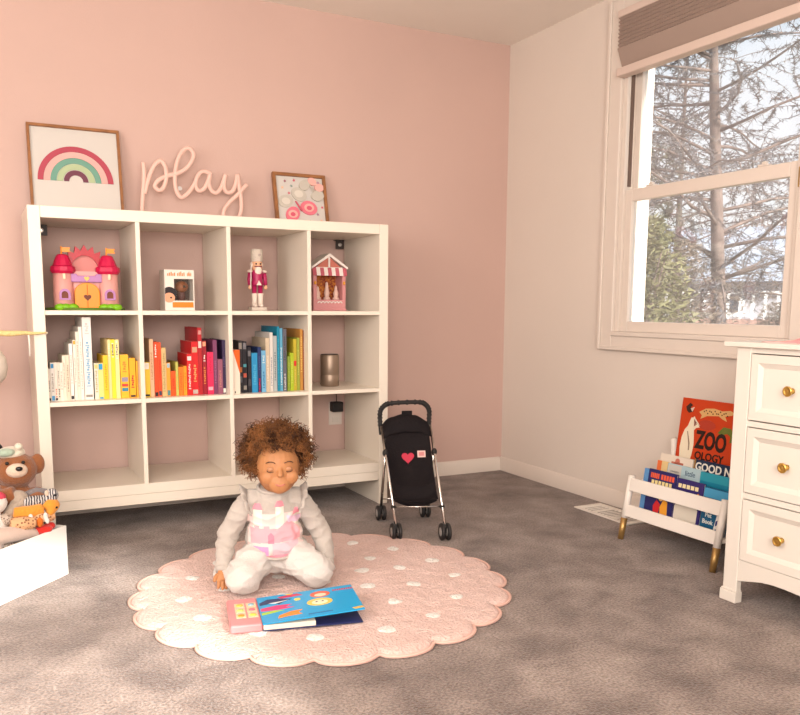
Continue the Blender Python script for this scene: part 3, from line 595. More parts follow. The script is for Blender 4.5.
# ------------------------------------------------------------------ books on the middle shelf
PAGES = mat('book_pages', (.78, .70, .58), .9)
def book(x0, x1, h, col, label, depth=.2, y0=.05, name='book', bands=(), group='books on the middle shelf', z=ST2):
    th = min(.0022, (x1-x0)*.2); x0 += .0003; x1 -= .0003; z += .0004
    o = B().bx(x0, x1, y0, y0+th, z, z+h).bx(x0, x0+th, y0+th, y0+depth, z, z+h).bx(x1-th, x1, y0+th, y0+depth, z, z+h).build(name, cm(*col, .45), None)
    tag(o, label, 'book', group)
    B().bx(x0+th, x1-th, y0+th, y0+depth-.004, z+.003, z+h-.003).build('pages', PAGES, o)
    for (a, b_, c) in bands:
        w_ = x1-x0; pb = B()
        if (b_-a)*h < .03: pb.bx(x0+w_*.12, x1-w_*.12, y0-.0006, y0, z+h*a, z+h*b_)
        else:                                            # a line of upright lettering
            zz = z+h*a; k = 0
            while zz < z+h*b_-.004:
                q = .0042+.0022*((k*5) % 3); pb.bx(x0+w_*(.26+.08*((k*7) % 3)), x1-w_*(.26+.06*((k*11) % 3)), y0-.0006, y0, zz, zz+q); zz += q+(.0018 if k % 6 else .005); k += 1
        pb.build('spine_print', cm(*c, .5), o)
    return o
K_, Wh, Bl, Rd, Yl, Or, Gy = (30, 26, 30), (236, 228, 216), (60, 140, 190), (200, 40, 30), (246, 200, 40), (232, 110, 20), (150, 140, 130)
bkA = [
 (.0437, .054, .126, (232, 222, 208), 'short white book leftmost on the shelf', [(.02, .10, K_), (.3, .6, Gy)]),
 (.054, .068, .148, (226, 220, 212), 'white book with a blue square at its top', [(.86, .97, Bl), (.02, .14, (70, 150, 200)), (.25, .7, Gy)]),
 (.068, .078, .149, (238, 228, 214), 'thin white book with red print low on its spine', [(.1, .34, (226, 90, 60)), (.02, .08, K_)]),
 (.078, .088, .149, (230, 218, 200), 'thin white book right of the red printed one', [(.1, .34, (40, 34, 34)), (.4, .8, Gy)]),
 (.088, .098, .147, (236, 226, 210), 'thin cream book before the step up to taller ones', [(.3, .8, (190, 170, 150))]),
 (.098, .109, .175, (232, 218, 198), 'cream book first of the second height step', [(.3, .85, (176, 160, 140))]),
 (.109, .123, .176, (226, 208, 184), 'beige book second of the second height step', [(.2, .8, (160, 140, 120))]),
 (.124, .137, .219, (240, 232, 222), 'white book with a black mark at the foot', [(.02, .08, K_), (.3, .8, (200, 186, 170))]),
 (.1385, .150, .233, (238, 226, 210), 'white book with a thin orange top edge', [(.93, .99, (240, 160, 50)), (.3, .7, (206, 180, 170))]),
 (.150, .161, .265, (234, 220, 204), 'tall white book with tan lettering', [(.2, .85, (200, 166, 146))]),
 (.161, .174, .284, (240, 230, 218), 'tall white book just left of the tallest white one', [(.15, .8, (206, 190, 176))]),
 (.1755, .208, .320, (238, 230, 222), 'tallest white book with pale blue lettering', [(.16, .72, (130, 176, 206)), (.8, .92, (230, 196, 190)), (.03, .06, Gy)]),
 (.212, .227, .142, (214, 216, 200), 'short pale book beside the tallest white book', [(.85, .97, (240, 200, 120)), (.2, .8, (190, 170, 110))]),
 (.227, .246, .142, (240, 216, 130), 'short pale yellow book with a blue top patch', [(.82, .98, (40, 150, 200)), (.01, .06, (60, 150, 190))]),
 (.246, .265, .172, (246, 196, 40), 'yellow book left of the three tall pale ones', [(.2, .8, (226, 160, 20))]),
 (.2655, .277, .233, (240, 214, 150), 'tall cream book first of three', [(.72, .96, (236, 226, 200))]),
 (.277, .293, .233, (248, 214, 50), 'tall yellow book with a white top panel', [(.7, .97, (236, 228, 206)), (.74, .92, Gy)]),
 (.293, .309, .232, (244, 226, 150), 'tall pale book third of three', [(.68, .97, (238, 230, 214)), (.74, .92, Gy)]),
 (.3105, .342, .173, (244, 182, 40), 'wide golden yellow book with small colourful shapes', [(.16, .24, (60, 130, 160)), (.27, .33, (210, 60, 50)), (.38, .48, (150, 140, 160)), (.6, .85, (214, 130, 40))]),
 (.344, .368, .159, (246, 172, 30), 'golden book with dark red lettering', [(.25, .6, (170, 40, 40)), (.02, .07, K_)]),
 (.370, .3775, .147, (238, 168, 40), 'yellow book rightmost in the left compartment', [(.3, .7, (214, 136, 20))])]
for r in bkA: book(*r[:5], bands=r[5], depth=.10+.45*r[2], y0=.05 if r[2] < .2 else .055)
bkB = [
 (.3975, .424, .141, (244, 206, 60), 'yellow book with a white top leftmost in second compartment', [(.8, .98, Wh), (.02, .08, K_)]),
 (.425, .441, .233, (232, 190, 150), 'tall peach book near the second divider', [(.3, .8, (206, 150, 110))]),
 (.442, .457, .222, (222, 74, 24), 'orange red book with a white top panel', [(.72, .97, Wh), (.01, .08, K_)]),
 (.457, .471, .219, (226, 78, 26), 'orange red book without a white panel', [(.02, .1, (60, 60, 80)), (.3, .7, (206, 50, 16))]),
 (.471, .489, .198, (206, 176, 120), 'tan book with mottled spine', [(.1, .9, (180, 150, 96))]),
 (.489, .505, .137, (236, 156, 50), 'short orange book with a teal foot', [(.02, .18, (80, 130, 130)), (.85, .98, (150, 180, 190))]),
 (.506, .526, .102, (224, 84, 20), 'shortest orange book in the row', [(.3, .7, (200, 60, 10))]),
 (.526, .537, .139, (190, 186, 90), 'thin yellow green book among orange ones', [(.2, .6, (220, 170, 60))]),
 (.538, .556, .118, (238, 120, 24), 'short orange book right of the yellow green one', [(.2, .8, (214, 96, 14))]),
 (.557, .571, .121, (242, 150, 30), 'short amber book beside the red ones', [(.2, .8, (230, 120, 20))]),
 (.572, .593, .171, (208, 28, 28), 'red book with white script lettering', [(.15, .75, (240, 200, 190)), (.84, .94, (236, 210, 206))]),
 (.593, .620, .220, (206, 26, 30), 'wide red book with a gold emblem', [(.8, .9, (200, 150, 120)), (.25, .55, (226, 150, 90)), (.02, .1, (190, 170, 160))]),
 (.620, .637, .277, (176, 28, 36), 'tallest dark red book in the second compartment', [(.7, .8, (226, 200, 190)), (.9, .96, (200, 140, 130))]),
 (.638, .655, .223, (150, 22, 38), 'maroon book with a white label', [(.62, .76, Wh), (.2, .5, (214, 140, 60)), (.9, .98, (230, 160, 120))]),
 (.656, .682, .176, (220, 40, 88), 'hot pink book among the red ones', [(.1, .18, (240, 170, 180)), (.5, .9, (206, 26, 70))]),
 (.683, .700, .226, (120, 60, 96), 'tall purple book right of the hot pink one', [(.2, .6, (146, 90, 124))]),
 (.700, .721, .145, (146, 84, 106), 'short mauve book between two tall dark purples', [(.2, .7, (176, 120, 110))]),
 (.7215, .7355, .225, (50, 34, 70), 'dark navy purple book rightmost in second compartment', [(.02, .1, Wh), (.5, .7, (90, 70, 110))])]
for r in bkB: book(*r[:5], bands=r[5], depth=.08+.55*r[2], y0=.05 if r[2] < .2 else .055)
bkC = [
 (.791, .808, .219, (44, 40, 46), 'charcoal book with grey top nearest the third divider', [(.85, .97, Gy), (.4, .5, (190, 110, 60)), (.2, .32, (90, 90, 96))]),
 (.809, .827, .218, (34, 32, 40), 'black book with coloured dots', [(.85, .97, (120, 116, 120)), (.5, .56, (80, 160, 170)), (.3, .38, (200, 90, 70)), (.06, .14, Gy)]),
 (.828, .845, .194, (28, 26, 34), 'black book just before the bright blue one', [(.8, .92, (110, 106, 110)), (.15, .3, (70, 66, 72))]),
 (.846, .872, .169, (40, 140, 190), 'bright blue book right of the black ones', [(.2, .7, (80, 170, 206))]),
 (.873, .888, .193, (34, 52, 100), 'navy blue book above a red foot', [(.01, .34, (196, 26, 30)), (.5, .8, (60, 84, 130))]),
 (.889, .909, .178, (110, 170, 206), 'light blue book right of the navy one', [(.1, .5, (60, 120, 160)), (.7, .9, (200, 210, 210))]),
 (.910, .928, .231, (206, 186, 160), 'tall beige book in third compartment', [(.2, .7, (226, 210, 190))]),
 (.929, .943, .255, (216, 208, 200), 'tall grey white book left of the teal one', [(.1, .6, (150, 150, 160))]),
 (.944, .961, .240, (170, 176, 176), 'grey green book directly left of thin teal book', [(.2, .7, (120, 130, 130))]),
 (.962, .973, .280, (20, 130, 160), 'thin teal book tallest in third compartment', [(.1, .8, (50, 160, 186))]),
 (.974, .987, .273, (90, 160, 190), 'thin sky blue book beside the teal one', [(.1, .7, (200, 216, 220))]),
 (.988, 1.005, .269, (96, 96, 104), 'slate grey book with white base', [(.02, .3, (206, 200, 196)), (.5, .9, (70, 70, 78))]),
 (1.007, 1.019, .151, (130, 150, 50), 'short olive green book left of the lime one', [(.2, .8, (160, 176, 70))]),
 (1.020, 1.035, .165, (170, 190, 40), 'short lime green book in the third compartment', [(.2, .8, (196, 206, 90))]),
 (1.036, 1.051, .225, (190, 170, 50), 'mustard book with a red spot', [(.48, .58, (214, 50, 40)), (.1, .4, (206, 190, 90))]),
 (1.052, 1.065, .230, (150, 160, 60), 'moss green book right of the mustard one', [(.3, .8, (186, 180, 90))]),
 (1.066, 1.0795, .268, (186, 130, 60), 'tall tan orange book near the third compartment edge', [(.3, .9, (220, 180, 100))]),
 (1.080, 1.0845, .263, (120, 60, 30), 'thin brown book rightmost in third compartment', [(.2, .8, (190, 110, 60))])]
for r in bkC: book(*r[:5], bands=r[5], depth=.08+.5*r[2], y0=.05 if r[2] < .2 else .055)
# a slim book with an orange and white front beside the third divider
lx = Matrix.Translation((.7550, .014, ST2+.0005)) @ Matrix.Rotation(math.radians(4), 4, 'Z')
o = B(lx).bx(0, .030, 0, .14, 0, .185).build('book', cm(232, 218, 200, .5)); tag(o, 'white and orange book angled at the left of the third compartment', 'book', 'books on the middle shelf')
B(lx).prism([(0, .185), (.030, .185), (.030, .085)], (0, -.0008, 0), (1, 0, 0), (0, 0, 1), (0, .0008, 0)).build('orange_corner', cm(226, 96, 30, .5), o)
B(lx).bx(.006, .010, -.0008, 0, .004, .012).build('spine_print', cm(40, 34, 34, .5), o)

# ------------------------------------------------------------------ dresser by the right wall
DX, DY0, DY1, DZ = 1.863, -2.70, -1.590, .794           # front plane, near end, far end, underside of the top
DWH = mat('dresser_cream_white', (0.74, 0.675, 0.60), .4)
BRASS = mat('brass_knob', (0.72, 0.46, 0.12), .28, 1.0)
ds = thing('dresser', (2.12, (DY0+DY1)/2, 0), 'cream white dresser with recessed panel drawers and brass knobs', 'dresser')
bbox('top_board', DWH, DX-.020, XR-.02, DY0-.03, DY1+.034, DZ, DZ+.016, ds, .003)
for y in (DY0, DY1-.052):
    p_ = B().bx(DX, DX+.022, y, y+.052, 0, DZ).build('leg_post', DWH, ds, bevel=.003)
    B().bx(DX-.006, DX+.024, y-.003, y+.058, 0, .034).bx(DX-.003, DX+.022, y-.002, y+.055, .034, .040).build('foot_block', DWH, p_, bevel=.002)
    p_ = B().bx(XR-.075, XR-.025, y, y+.052, 0, DZ).build('leg_post', DWH, ds, bevel=.003)
for y in (DY0+.008, DY1-.030): bbox('side_panel', DWH, DX+.022, XR-.075, y, y+.022, .10, DZ, ds, .002)
bbox('back_panel', DWH, XR-.04, XR-.03, DY0+.052, DY1-.052, .10, DZ, ds, 0)
bbox('case_bottom', DWH, DX+.02, XR-.04, DY0+.03, DY1-.03, .125, .140, ds, 0)
zr = [(.777, DZ), (.556, .573), (.334, .352), ]
for a, b_ in zr: bbox('rail', DWH, DX+.004, DX+.03, DY0+.052, DY1-.052, a, b_, ds, .001)
L_ = (DY1-.052)-(DY0+.052); n_ = 24; prof = [(0, .140)]
for i in range(n_+1):
    k = i/n_; y = L_*(1-k); e = min(k, 1-k)*L_
    zb = .071+.024*min(1, e/.10) if e < .16 else .095-.030*(1-math.cos(min(1, (e-.16)/.26)*PI))/2*1.0
    prof.append((y, zb))
prof = [(L_, .140)]+[q for q in prof[1:]]+[(0, .140)]
B().prism(prof, (DX+.003, DY0+.052, 0), (0, 1, 0), (0, 0, 1), (.022, 0, 0)).build('shaped_apron', DWH, ds, bevel=.0015)
yk = -1.783
for (z0, z1) in ((.577, .774), (.355, .553), (.142, .331)):
    y0, y1 = DY0+.055, DY1-.055; d = B()
    d.bx(DX+.008, DX+.024, y0, y1, z0, z1)
    dr = d.build('drawer', DWH, ds, bevel=.001)
    m_ = .040; a = [(y0, z0), (y1, z0), (y1, z1), (y0, z1)]; q = [(y0+m_, z0+m_), (y1-m_, z0+m_), (y1-m_, z1-m_), (y0+m_, z1-m_)]
    B().ring(a, [(y0+.026, z0+.026), (y1-.026, z0+.026), (y1-.026, z1-.026), (y0+.026, z1-.026)], (DX, 0, 0), (0, 1, 0), (0, 0, 1), (.009, 0, 0)).build('drawer_frame', DWH, dr, bevel=.0012)
    b = B()
    for i in range(4):
        j = (i+1) % 4; A_ = [(y0+.026, z0+.026), (y1-.026, z0+.026), (y1-.026, z1-.026), (y0+.026, z1-.026)]
        b.f((b.v((DX, *A_[i])), b.v((DX, *A_[j])), b.v((DX+.0075, *q[j])), b.v((DX+.0075, *q[i]))))
    b.build('panel_bevel', DWH, dr)
    for yy in (yk, DY0+DY1-yk):
        zc = (z0+z1)/2
        B().lathe([(.009, 0), (.006, .003), (.0055, .011), (.011, .015), (.0150, .019), (.0152, .022), (.0128, .0242), (.0095, .0225), (.005, .0215), (.002, .0228)], (DX+.008, yy, zc), 18, (-1, 0, 0)).build('knob', BRASS, dr, smooth=True)
# pink folded cloth on the dresser
cl = B(); NX, NY = 26, 30; g = []
for i in range(NX+1):
    row = []
    for j in range(NY+1):
        u, v_ = i/NX, j/NY; x = DX+.02+.34*u+.02*math.sin(7*v_); y = -1.66-.62*v_-.02*math.sin(5*u)
        z = DZ+.0185+.022*max(0, noise.noise(Vector((u*3.2, v_*5, 2))))+.020*max(0, math.sin(v_*9+u*4))*min(1, v_*3)+.006*v_
        if u < .08 or v_ < .05: z = DZ+.018
        row.append(cl.v((x, y, z)))
    g.append(row)
for i in range(NX):
    for j in range(NY): cl.f((g[i][j], g[i+1][j], g[i+1][j+1], g[i][j+1]))
o = cl.build('folded_cloth', mat('rose_pink_cloth', (.80, .22, .26), .7, vscale=9, col2=(.85, .50, .48)), None, smooth=True)
s_ = o.modifiers.new('thickness', 'SOLIDIFY'); s_.thickness = .002; s_.offset = 1
tag(o, 'crumpled rose pink cloth lying on the dresser top', 'cloth')

# ------------------------------------------------------------------ floor register
VT = mat('vent_white', (.80, .73, .65), .45)
ve = thing('floor_register', (2.275, -.62, 0), 'white metal floor register in the carpet by the right wall', 'vent')
vx0, vx1, vy0, vy1 = 2.196, 2.352, -.80, -.455
B().ring([(vx0, vy0), (vx1, vy0), (vx1, vy1), (vx0, vy1)], [(vx0+.022, vy0+.022), (vx1-.022, vy0+.022), (vx1-.022, vy1-.022), (vx0+.022, vy1-.022)], (0, 0, .001), (1, 0, 0), (0, 1, 0), (0, 0, .006)).build('register_frame', VT, ve, bevel=.002)
bbox('duct', mat('duct_dark', (.26, .185, .15), .7), vx0+.02, vx1-.02, vy0+.02, vy1-.02, .0002, .001, ve, 0)
for i in range(14):
    y = vy0+.034+i*(vy1-vy0-.068)/13
    B().box(((vx0+vx1)/2, y, .004), (vx1-vx0-.044, .0045, .0012), Matrix.Rotation(math.radians(50), 3, 'X')).build('louver', VT, ve)
for y in ((2*vy0+vy1)/3, (vy0+2*vy1)/3): bbox('divider_bar', VT, vx0+.022, vx1-.022, y-.006, y+.006, .002, .0075, ve, .001)

# ------------------------------------------------------------------ children's book rack
RW = mat('rack_white', (.80, .73, .66), .45); GOLD = mat('gold_leg_tip', (.46, .28, .10), .4, .7)
ra = thing('book_rack', (2.16, -1.165, 0), "white children's book rack with gold tipped legs", 'rack')
def leg(p0, p1):
    p0, p1 = Vector(p0), Vector(p1); k = .085/abs(p1.z-p0.z); q = p0.lerp(p1, k)
    l = B().tube([q, p1], [.0135, .0135], 14).build('leg', RW, ra, smooth=True); B().tube([p0, q], [.0115, .0135], 14).build('gold_tip', GOLD, l, smooth=True)
Yl_, Yr_ = -.937, -1.395
for y in (Yl_, Yr_):
    leg((2.037, y, 0), (2.083, y, .252)); leg((2.335, y+.004, 0), (2.300, y, .385))
    B().tube([(2.075, y, .205), (2.308, y, .262)], .010, 10).build('side_rail', RW, ra, smooth=True)
    B().tube([(2.056, y, .105), (2.325, y, .115)], .010, 10).build('side_rail', RW, ra, smooth=True)
def rail(x0, z0, x1, z1, th=.012):
    d = Vector((x1-x0, 0, z1-z0)); n = Vector((d.z, 0, -d.x)).normalized()*th
    return B().prism([(0, 0), (1, 0), (1, 1), (0, 1)], (x0, Yr_+.008, z0), (0, Yl_-Yr_-.016, 0), d, n).build('front_board', RW, ra, bevel=.002)
rail(2.060, .196, 2.070, .246); rail(2.044, .095, 2.054, .142)
for z0, z1, x in ((.30, .345, 2.300), (.13, .17, 2.318)): bbox('back_board', RW, x, x+.012, Yr_+.008, Yl_-.008, z0, z1, ra, .002)
for x0, x1, z in ((2.064, 2.138, .100), (2.142, 2.222, .118), (2.226, 2.316, .130)): bbox('tier_floor', RW, x0, x1, Yr_+.01, Yl_-.01, z-.008, z, ra, .002)
def rbook(y0, y1, z0, h, x, tilt, th, col, label, name='picture_book', spine=None):
    """a book leaning back in the rack, its front cover towards -X; y0>y1; local (s along -Y, t up the cover)"""
    ux = Vector((0, -1, 0)); uy = Vector((math.sin(tilt), 0, math.cos(tilt))); n = ux.cross(uy)
    if n.x > 0: n = -n
    o = Vector((x, y0, z0)); w = y0-y1
    c = B().prism([(0, 0), (w, 0), (w, h), (0, h)], o, ux, uy, -n*.002).prism([(0, 0), (w, 0), (w, h), (0, h)], o-n*(th-.002), ux, uy, -n*.002).prism([(0, 0), (.003, 0), (.003, h), (0, h)], o-n*.002, ux, uy, -n*(th-.004)).build(name, cm(*col, .4))
    tag(c, label, 'book', 'picture books in the rack')
    B().prism([(.003, .003), (w-.003, .003), (w-.003, h-.003), (.003, h-.003)], o-n*.002, ux, uy, -n*(th-.004)).build('pages', PAGES, c)
    def pat(poly, col, nm='cover_print', lift=.0008):
        return B().prism(poly, o, ux, uy, n*lift).build(nm, cm(*col, .45), c)
    def tx(s, cxy, size, col, w_=1.0, bold=.0):
        return text(s, 'cover_title', cm(*col, .45), c, o+ux*cxy[0]+uy*cxy[1]+n*.0008, ux, uy, size, width=w_, bold=bold)
    return c, pat, tx, w
rect = lambda a, b, c, d: [(a, c), (b, c), (b, d), (a, d)]
# zoology book, tall, at the back
c, pat, tx, w = rbook(-.978, -1.262, .1305, .430, 2.245, .12, .016, (196, 62, 20), 'tall orange zoology book with animal drawings at the rack back')
H = .430
tx('ZOO', (.165, .272), .094, (38, 22, 16), .68, .0035); tx('OLOGY', (.165, .213), .042, (38, 22, 16), .95, .001)
body = [(.016, .160), (.042, .160), (.046, .19), (.054, .19), (.058, .160), (.086, .160), (.084, .172), (.074, .180), (.080, .21), (.084, .25), (.080, .285), (.076, .308), (.086, .318), (.101, .322), (.102, .332), (.088, .342), (.076, .354), (.070, .362), (.064, .356), (.056, .356), (.050, .340), (.044, .322), (.030, .305), (.020, .275), (.016, .235), (.020, .20)]
pat(body, (236, 222, 196), 'bear_drawing'); pat([(.044, .30), (.048, .30), (.064, .255), (.066, .228), (.060, .226), (.058, .252)], (150, 126, 104), 'bear_arm', .0014); pat(circ(.0022, 6, (.080, .338)), (30, 20, 16), 'bear_eye', .0014)
pat([(.09, .382), (.12, .398), (.16, .402), (.20, .396), (.235, .402), (.255, .395), (.245, .385), (.215, .378), (.225, .360), (.205, .366), (.185, .376), (.13, .370), (.10, .356), (.105, .370)], (214, 170, 110), 'leopard_drawing')
for i in range(14): pat(circ(.0032, 6, (.115+.0085*i, .386+.006*math.sin(i*2.3))), (90, 50, 24), 'spot', .0014)
pat(circ(.042, 18, (.135, .335), ry=.019), (176, 60, 40), 'fish_drawing'); pat([(.09, .335), (.07, .352), (.074, .322)], (150, 50, 34), 'fish_tail')
pat([(.19, .312), (.215, .338), (.25, .336), (.268, .31), (.262, .285), (.25, .283), (.252, .305), (.235, .315), (.215, .308)], (104, 112, 44), 'chameleon_drawing')
pat([(.022, .395), (.04, .412), (.055, .405), (.045, .395), (.062, .38), (.04, .372), (.028, .38)], (60, 34, 26), 'bird_drawing'); pat([(.046, .39), (.064, .398), (.056, .378)], (226, 206, 190), 'bird_wing', .0014)
pat([(.255, .13), (.284, .13), (.284, .20), (.268, .17)], (60, 36, 26), 'stripe_drawing')
# middle tier
c, pat, tx, w = rbook(-.952, -1.118, .1185, .218, 2.190, .13, .008, (226, 212, 196), 'white picture book at the left of the middle rack row')
pat(rect(.06, .12, .185, .195), (190, 110, 90)); pat(circ(.012, 12, (.09, .198)), (206, 120, 100))
c, pat, tx, w = rbook(-1.122, -1.372, .1185, .222, 2.192, .13, .010, (22, 44, 74), 'navy blue picture book titled good night')
tx('GOOD NIGHT', (.138, .196), .042, (232, 226, 214), .95, .001); pat(rect(0, .008, .0, .222), (150, 110, 60))
c, pat, tx, w = rbook(-.958, -1.012, .1185, .192, 2.172, .13, .008, (228, 196, 140), 'small cream book with orange corner in the rack')
pat(rect(0, .022, .13, .192), (222, 110, 60))
c, pat, tx, w = rbook(-1.014, -1.190, .1185, .190, 2.172, .13, .008, (176, 200, 206), 'pale blue grey picture book behind the navy ones')
pat(rect(.004, .07, .135, .186), (206, 200, 190)); pat(rect(.015, .06, .158, .164), (150, 150, 150)); tx('little', (.115, .165), .028, (90, 110, 130))
c, pat, tx, w = rbook(-1.193, -1.380, .1185, .190, 2.155, .13, .010, (24, 128, 158), 'teal blue picture book titled good at the rack right')
tx('Good', (.130, .120), .038, (232, 232, 226), 1, .0006); pat(rect(0, .187, .158, .190), (44, 150, 170)); pat(circ(.020, 16, (.055, .115), ry=.026), (70, 50, 110), 'creature_print')
# front tier
c, pat, tx, w = rbook(-.962, -.985, .1005, .185, 2.100, .14, .012, (92, 140, 190), 'thin light blue book at the left of the front rack row')
c, pat, tx, w = rbook(-.987, -1.130, .1005, .188, 2.100, .14, .010, (42, 40, 96), 'indigo book with red lettering in the front rack row')
for i, (a, b_) in enumerate(((.012, .058), (.066, .135))):
    for k in range(5): pat(rect(a+(b_-a)*k/5, a+(b_-a)*(k+.75)/5, .155, .175), (226, 92, 60), 'letter_print')
for k in range(6): pat(rect(.020+.018*k, .033+.018*k, .132, .148), (236, 216, 150), 'letter_print')
pat([(.05, .02), (.075, .02), (.08, .06), (.06, .075), (.045, .05)], (206, 40, 44)); pat([(.085, .02), (.12, .025), (.115, .075), (.095, .085), (.08, .05)], (236, 160, 50)); pat(circ(.012, 10, (.08, .085)), (240, 190, 120))
c, pat, tx, w = rbook(-1.133, -1.262, .1005, .178, 2.100, .14, .010, (52, 40, 104), 'dark purple book with cream lettering in the front rack row')
for k in range(5): pat(rect(.010+.020*k, .025+.020*k, .145, .160), (236, 220, 170), 'letter_print')
for k in range(5): pat(rect(.014+.017*k, .027+.017*k, .118, .133), (200, 190, 230), 'letter_print')
pat([(.005, .03), (.012, .02), (.108, .02), (.115, .03), (.115, .075), (.108, .084), (.012, .084), (.005, .075)], (222, 212, 196), 'label_panel'); pat(circ(.006, 10, (.108, .128), ry=.010), (250, 170, 60))
c, pat, tx, w = rbook(-1.266, -1.378, .1005, .172, 2.100, .14, .010, (24, 88, 124), 'deep teal book with a red white and blue corner in the front rack row')
tx('Book', (.034, .048), .022, (226, 224, 216), 1, .0005); tx('Pet', (.034, .072), .022, (226, 224, 216), 1, .0005)
pat([(.062, .02), (.098, .05), (.098, .095), (.074, .095)], (226, 220, 214)); pat([(.070, .078), (.096, .092), (.092, .098), (.068, .088)], (206, 50, 50), lift=.0014); pat([(.070, .04), (.096, .06), (.096, .075), (.070, .058)], (36, 42, 110), lift=.0014); pat(rect(.0, .112, .135, .168), (70, 150, 190))

# ------------------------------------------------------------------ scalloped rug
RC = Vector((.772, -.938, 0)); RR = .553; NSC = 21
RUG = carpet_mat('pink_cotton_pile', (.74, .50, .44), (.83, .60, .54), (.85, .82, .80), 9, 130)
RDOT = carpet_mat('white_cotton_pile', (.84, .78, .73), (.88, .83, .78), (.90, .89, .88), 9, 130)
ru = thing('scalloped_rug', RC, 'round pink scalloped rug with white dots on the carpet', 'rug')
def rrad(a):
    f_ = ((a*NSC/(2*PI)-.31) % 1.0)*2-1; return RR+.052*math.sqrt(max(0, 1-f_*f_))
def rz(x, y): return .0165+.0045*noise.noise(Vector((x*34, y*34, 1)))+.003*noise.noise(Vector((x*7, y*7, 4)))
b = B(); NA, NR = NSC*16, 56; rows = []
for j in range(NR+1):
    k = j/NR; row = []
    for i in range(NA):
        a = 2*PI*i/NA; kk = k**.85; r = (RR*.85*kk/.85 if kk < .85 else RR*.85+(rrad(a)-RR*.85)*(kk-.85)/.15)
        x, y = RC.x+math.cos(a)*r, RC.y+math.sin(a)*r; z = rz(x, y) if j < NR-1 else (.011 if j == NR-1 else .002)
        row.append(b.v((x, y, z)))
    rows.append(row)
for j in range(NR):
    for i in range(NA): q = (i+1) % NA; b.f((rows[j][i], rows[j][q], rows[j+1][q], rows[j+1][i]))
b.f(rows[NR])
b.build('pile', RUG, ru, smooth=True)
B().tube([(RC.x+math.cos(a)*(rrad(a)-.002), RC.y+math.sin(a)*(rrad(a)-.002), .006) for a in [2*PI*i/(NSC*12) for i in range(NSC*12)]], .0055, 6, closed=True).build('bound_edge', mat('rug_binding', (.70, .44, .37), .9), ru, smooth=True)
rnd = random.Random(5)
for ring_, (rr, nn, ph) in enumerate(((.0, 1, 0), (.16, 6, .3), (.30, 11, .1), (.44, 15, .25))):
    for i in range(nn):
        a = 2*PI*(i+ph)/nn; x, y = RC.x+rr*math.cos(a)+rnd.uniform(-.012, .012), RC.y+rr*math.sin(a)+rnd.uniform(-.012, .012); d = B(); rd = .027+rnd.uniform(-.003, .003)
        cv = d.v((x, y, rz(x, y)+.0030)); r1 = [d.v((x+rd*.6*math.cos(t), y+rd*.6*math.sin(t), rz(x+rd*.6*math.cos(t), y+rd*.6*math.sin(t))+.0028)) for t in [2*PI*k/14 for k in range(14)]]
        r2 = [d.v((x+rd*(1+.08*math.sin(3*t+i))*math.cos(t), y+rd*(1+.08*math.sin(3*t+i))*math.sin(t), rz(x+rd*math.cos(t), y+rd*math.sin(t))-.001)) for t in [2*PI*k/14 for k in range(14)]]
        for k in range(14): q = (k+1) % 14; d.f((cv, r1[k], r1[q])); d.f((r1[k], r2[k], r2[q], r1[q]))
        d.build('white_dot', RDOT, ru, smooth=True)

# ------------------------------------------------------------------ doll stroller
BLK = mat('black_fabric', (.007, .004, .005), .8, bump=.3, bscale=90, spec=.25); FOAM = mat('black_foam', (.014, .012, .012), .6); CHR = mat('chrome_tube', (.72, .68, .64), .22, 1.0); TYRE = mat('black_tyre', (.02, .017, .017), .55); HUB = mat('grey_hub', (.42, .38, .36), .4)
st = thing('doll_stroller', (1.36, -.44, 0), 'black doll stroller with chrome frame and red heart', 'stroller')
FL, FR_, RL, RR_ = Vector((1.229, -.56, 0)), Vector((1.402, -.644, 0)), Vector((1.309, -.262, 0)), Vector((1.503, -.301, 0))
HL, HR = Vector((1.304, -.262, .440)), Vector((1.512, -.312, .440)); lat = (HR-HL).normalized(); wl = Vector((lat.x, lat.y, 0)).normalized(); fdir = Vector((wl.y, -wl.x, 0))
if fdir.y > 0: fdir = -fdir
for P0, r in ((FL, .034), (FR_, .034), (RL, .032), (RR_, .032)):
    for s_ in (-1, 1):
        c = P0+wl*s_*.0125+Vector((0, 0, r))
        w_ = B().lathe([(r*.55, -.006), (r*.92, -.0062), (r, -.003), (r, .003), (r*.92, .0062), (r*.55, .006)], c, 22, wl).build('wheel', TYRE, st, smooth=True)
        B().lathe([(.006, -.0068), (r*.5, -.0066), (r*.56, -.005), (r*.56, .005), (r*.5, .0066), (.006, .0068)], c, 16, wl).build('hub', HUB, w_, smooth=True)
    B().tube([P0+Vector((0, 0, r))-wl*.02, P0+Vector((0, 0, r))+wl*.02], .004, 8).bx(0, 0, 0, 0, 0, 0).build('axle', HUB, st)
    B().tube([P0+Vector((0, 0, r-.004)), P0+Vector((0, 0, r+.03))], [.0065, .009], 10).build('wheel_fork', FOAM, st, smooth=True)
up_ = Vector((0, 0, 1))
for Fp, Hp, Rp in ((FL, HL, RL), (FR_, HR, RR_)):
    top = Fp+Vector((0, 0, .06)); B().tube([top, top.lerp(Hp, .5), top.lerp(Hp, .92)], .0058, 10).build('chrome_tube', CHR, st, smooth=True)
    j = top.lerp(Hp, .66); B().tube([Rp+up_*.058, j], .0058, 10).build('chrome_tube', CHR, st, smooth=True)
    B().ell(j, (.012, .012, .016), 12, 8).build('joint', FOAM, st, smooth=True)
    k = top.lerp(Hp, .16); B().tube([k-up_*.006, k+up_*.006], .009, 10).build('clamp', FOAM, st, smooth=True)
a_, b_ = (FL+up_*.06).lerp(HL, .16), (FR_+up_*.06).lerp(HR, .16); B().tube([a_, b_], .0028, 8).build('cross_bar', CHR, st, smooth=True)
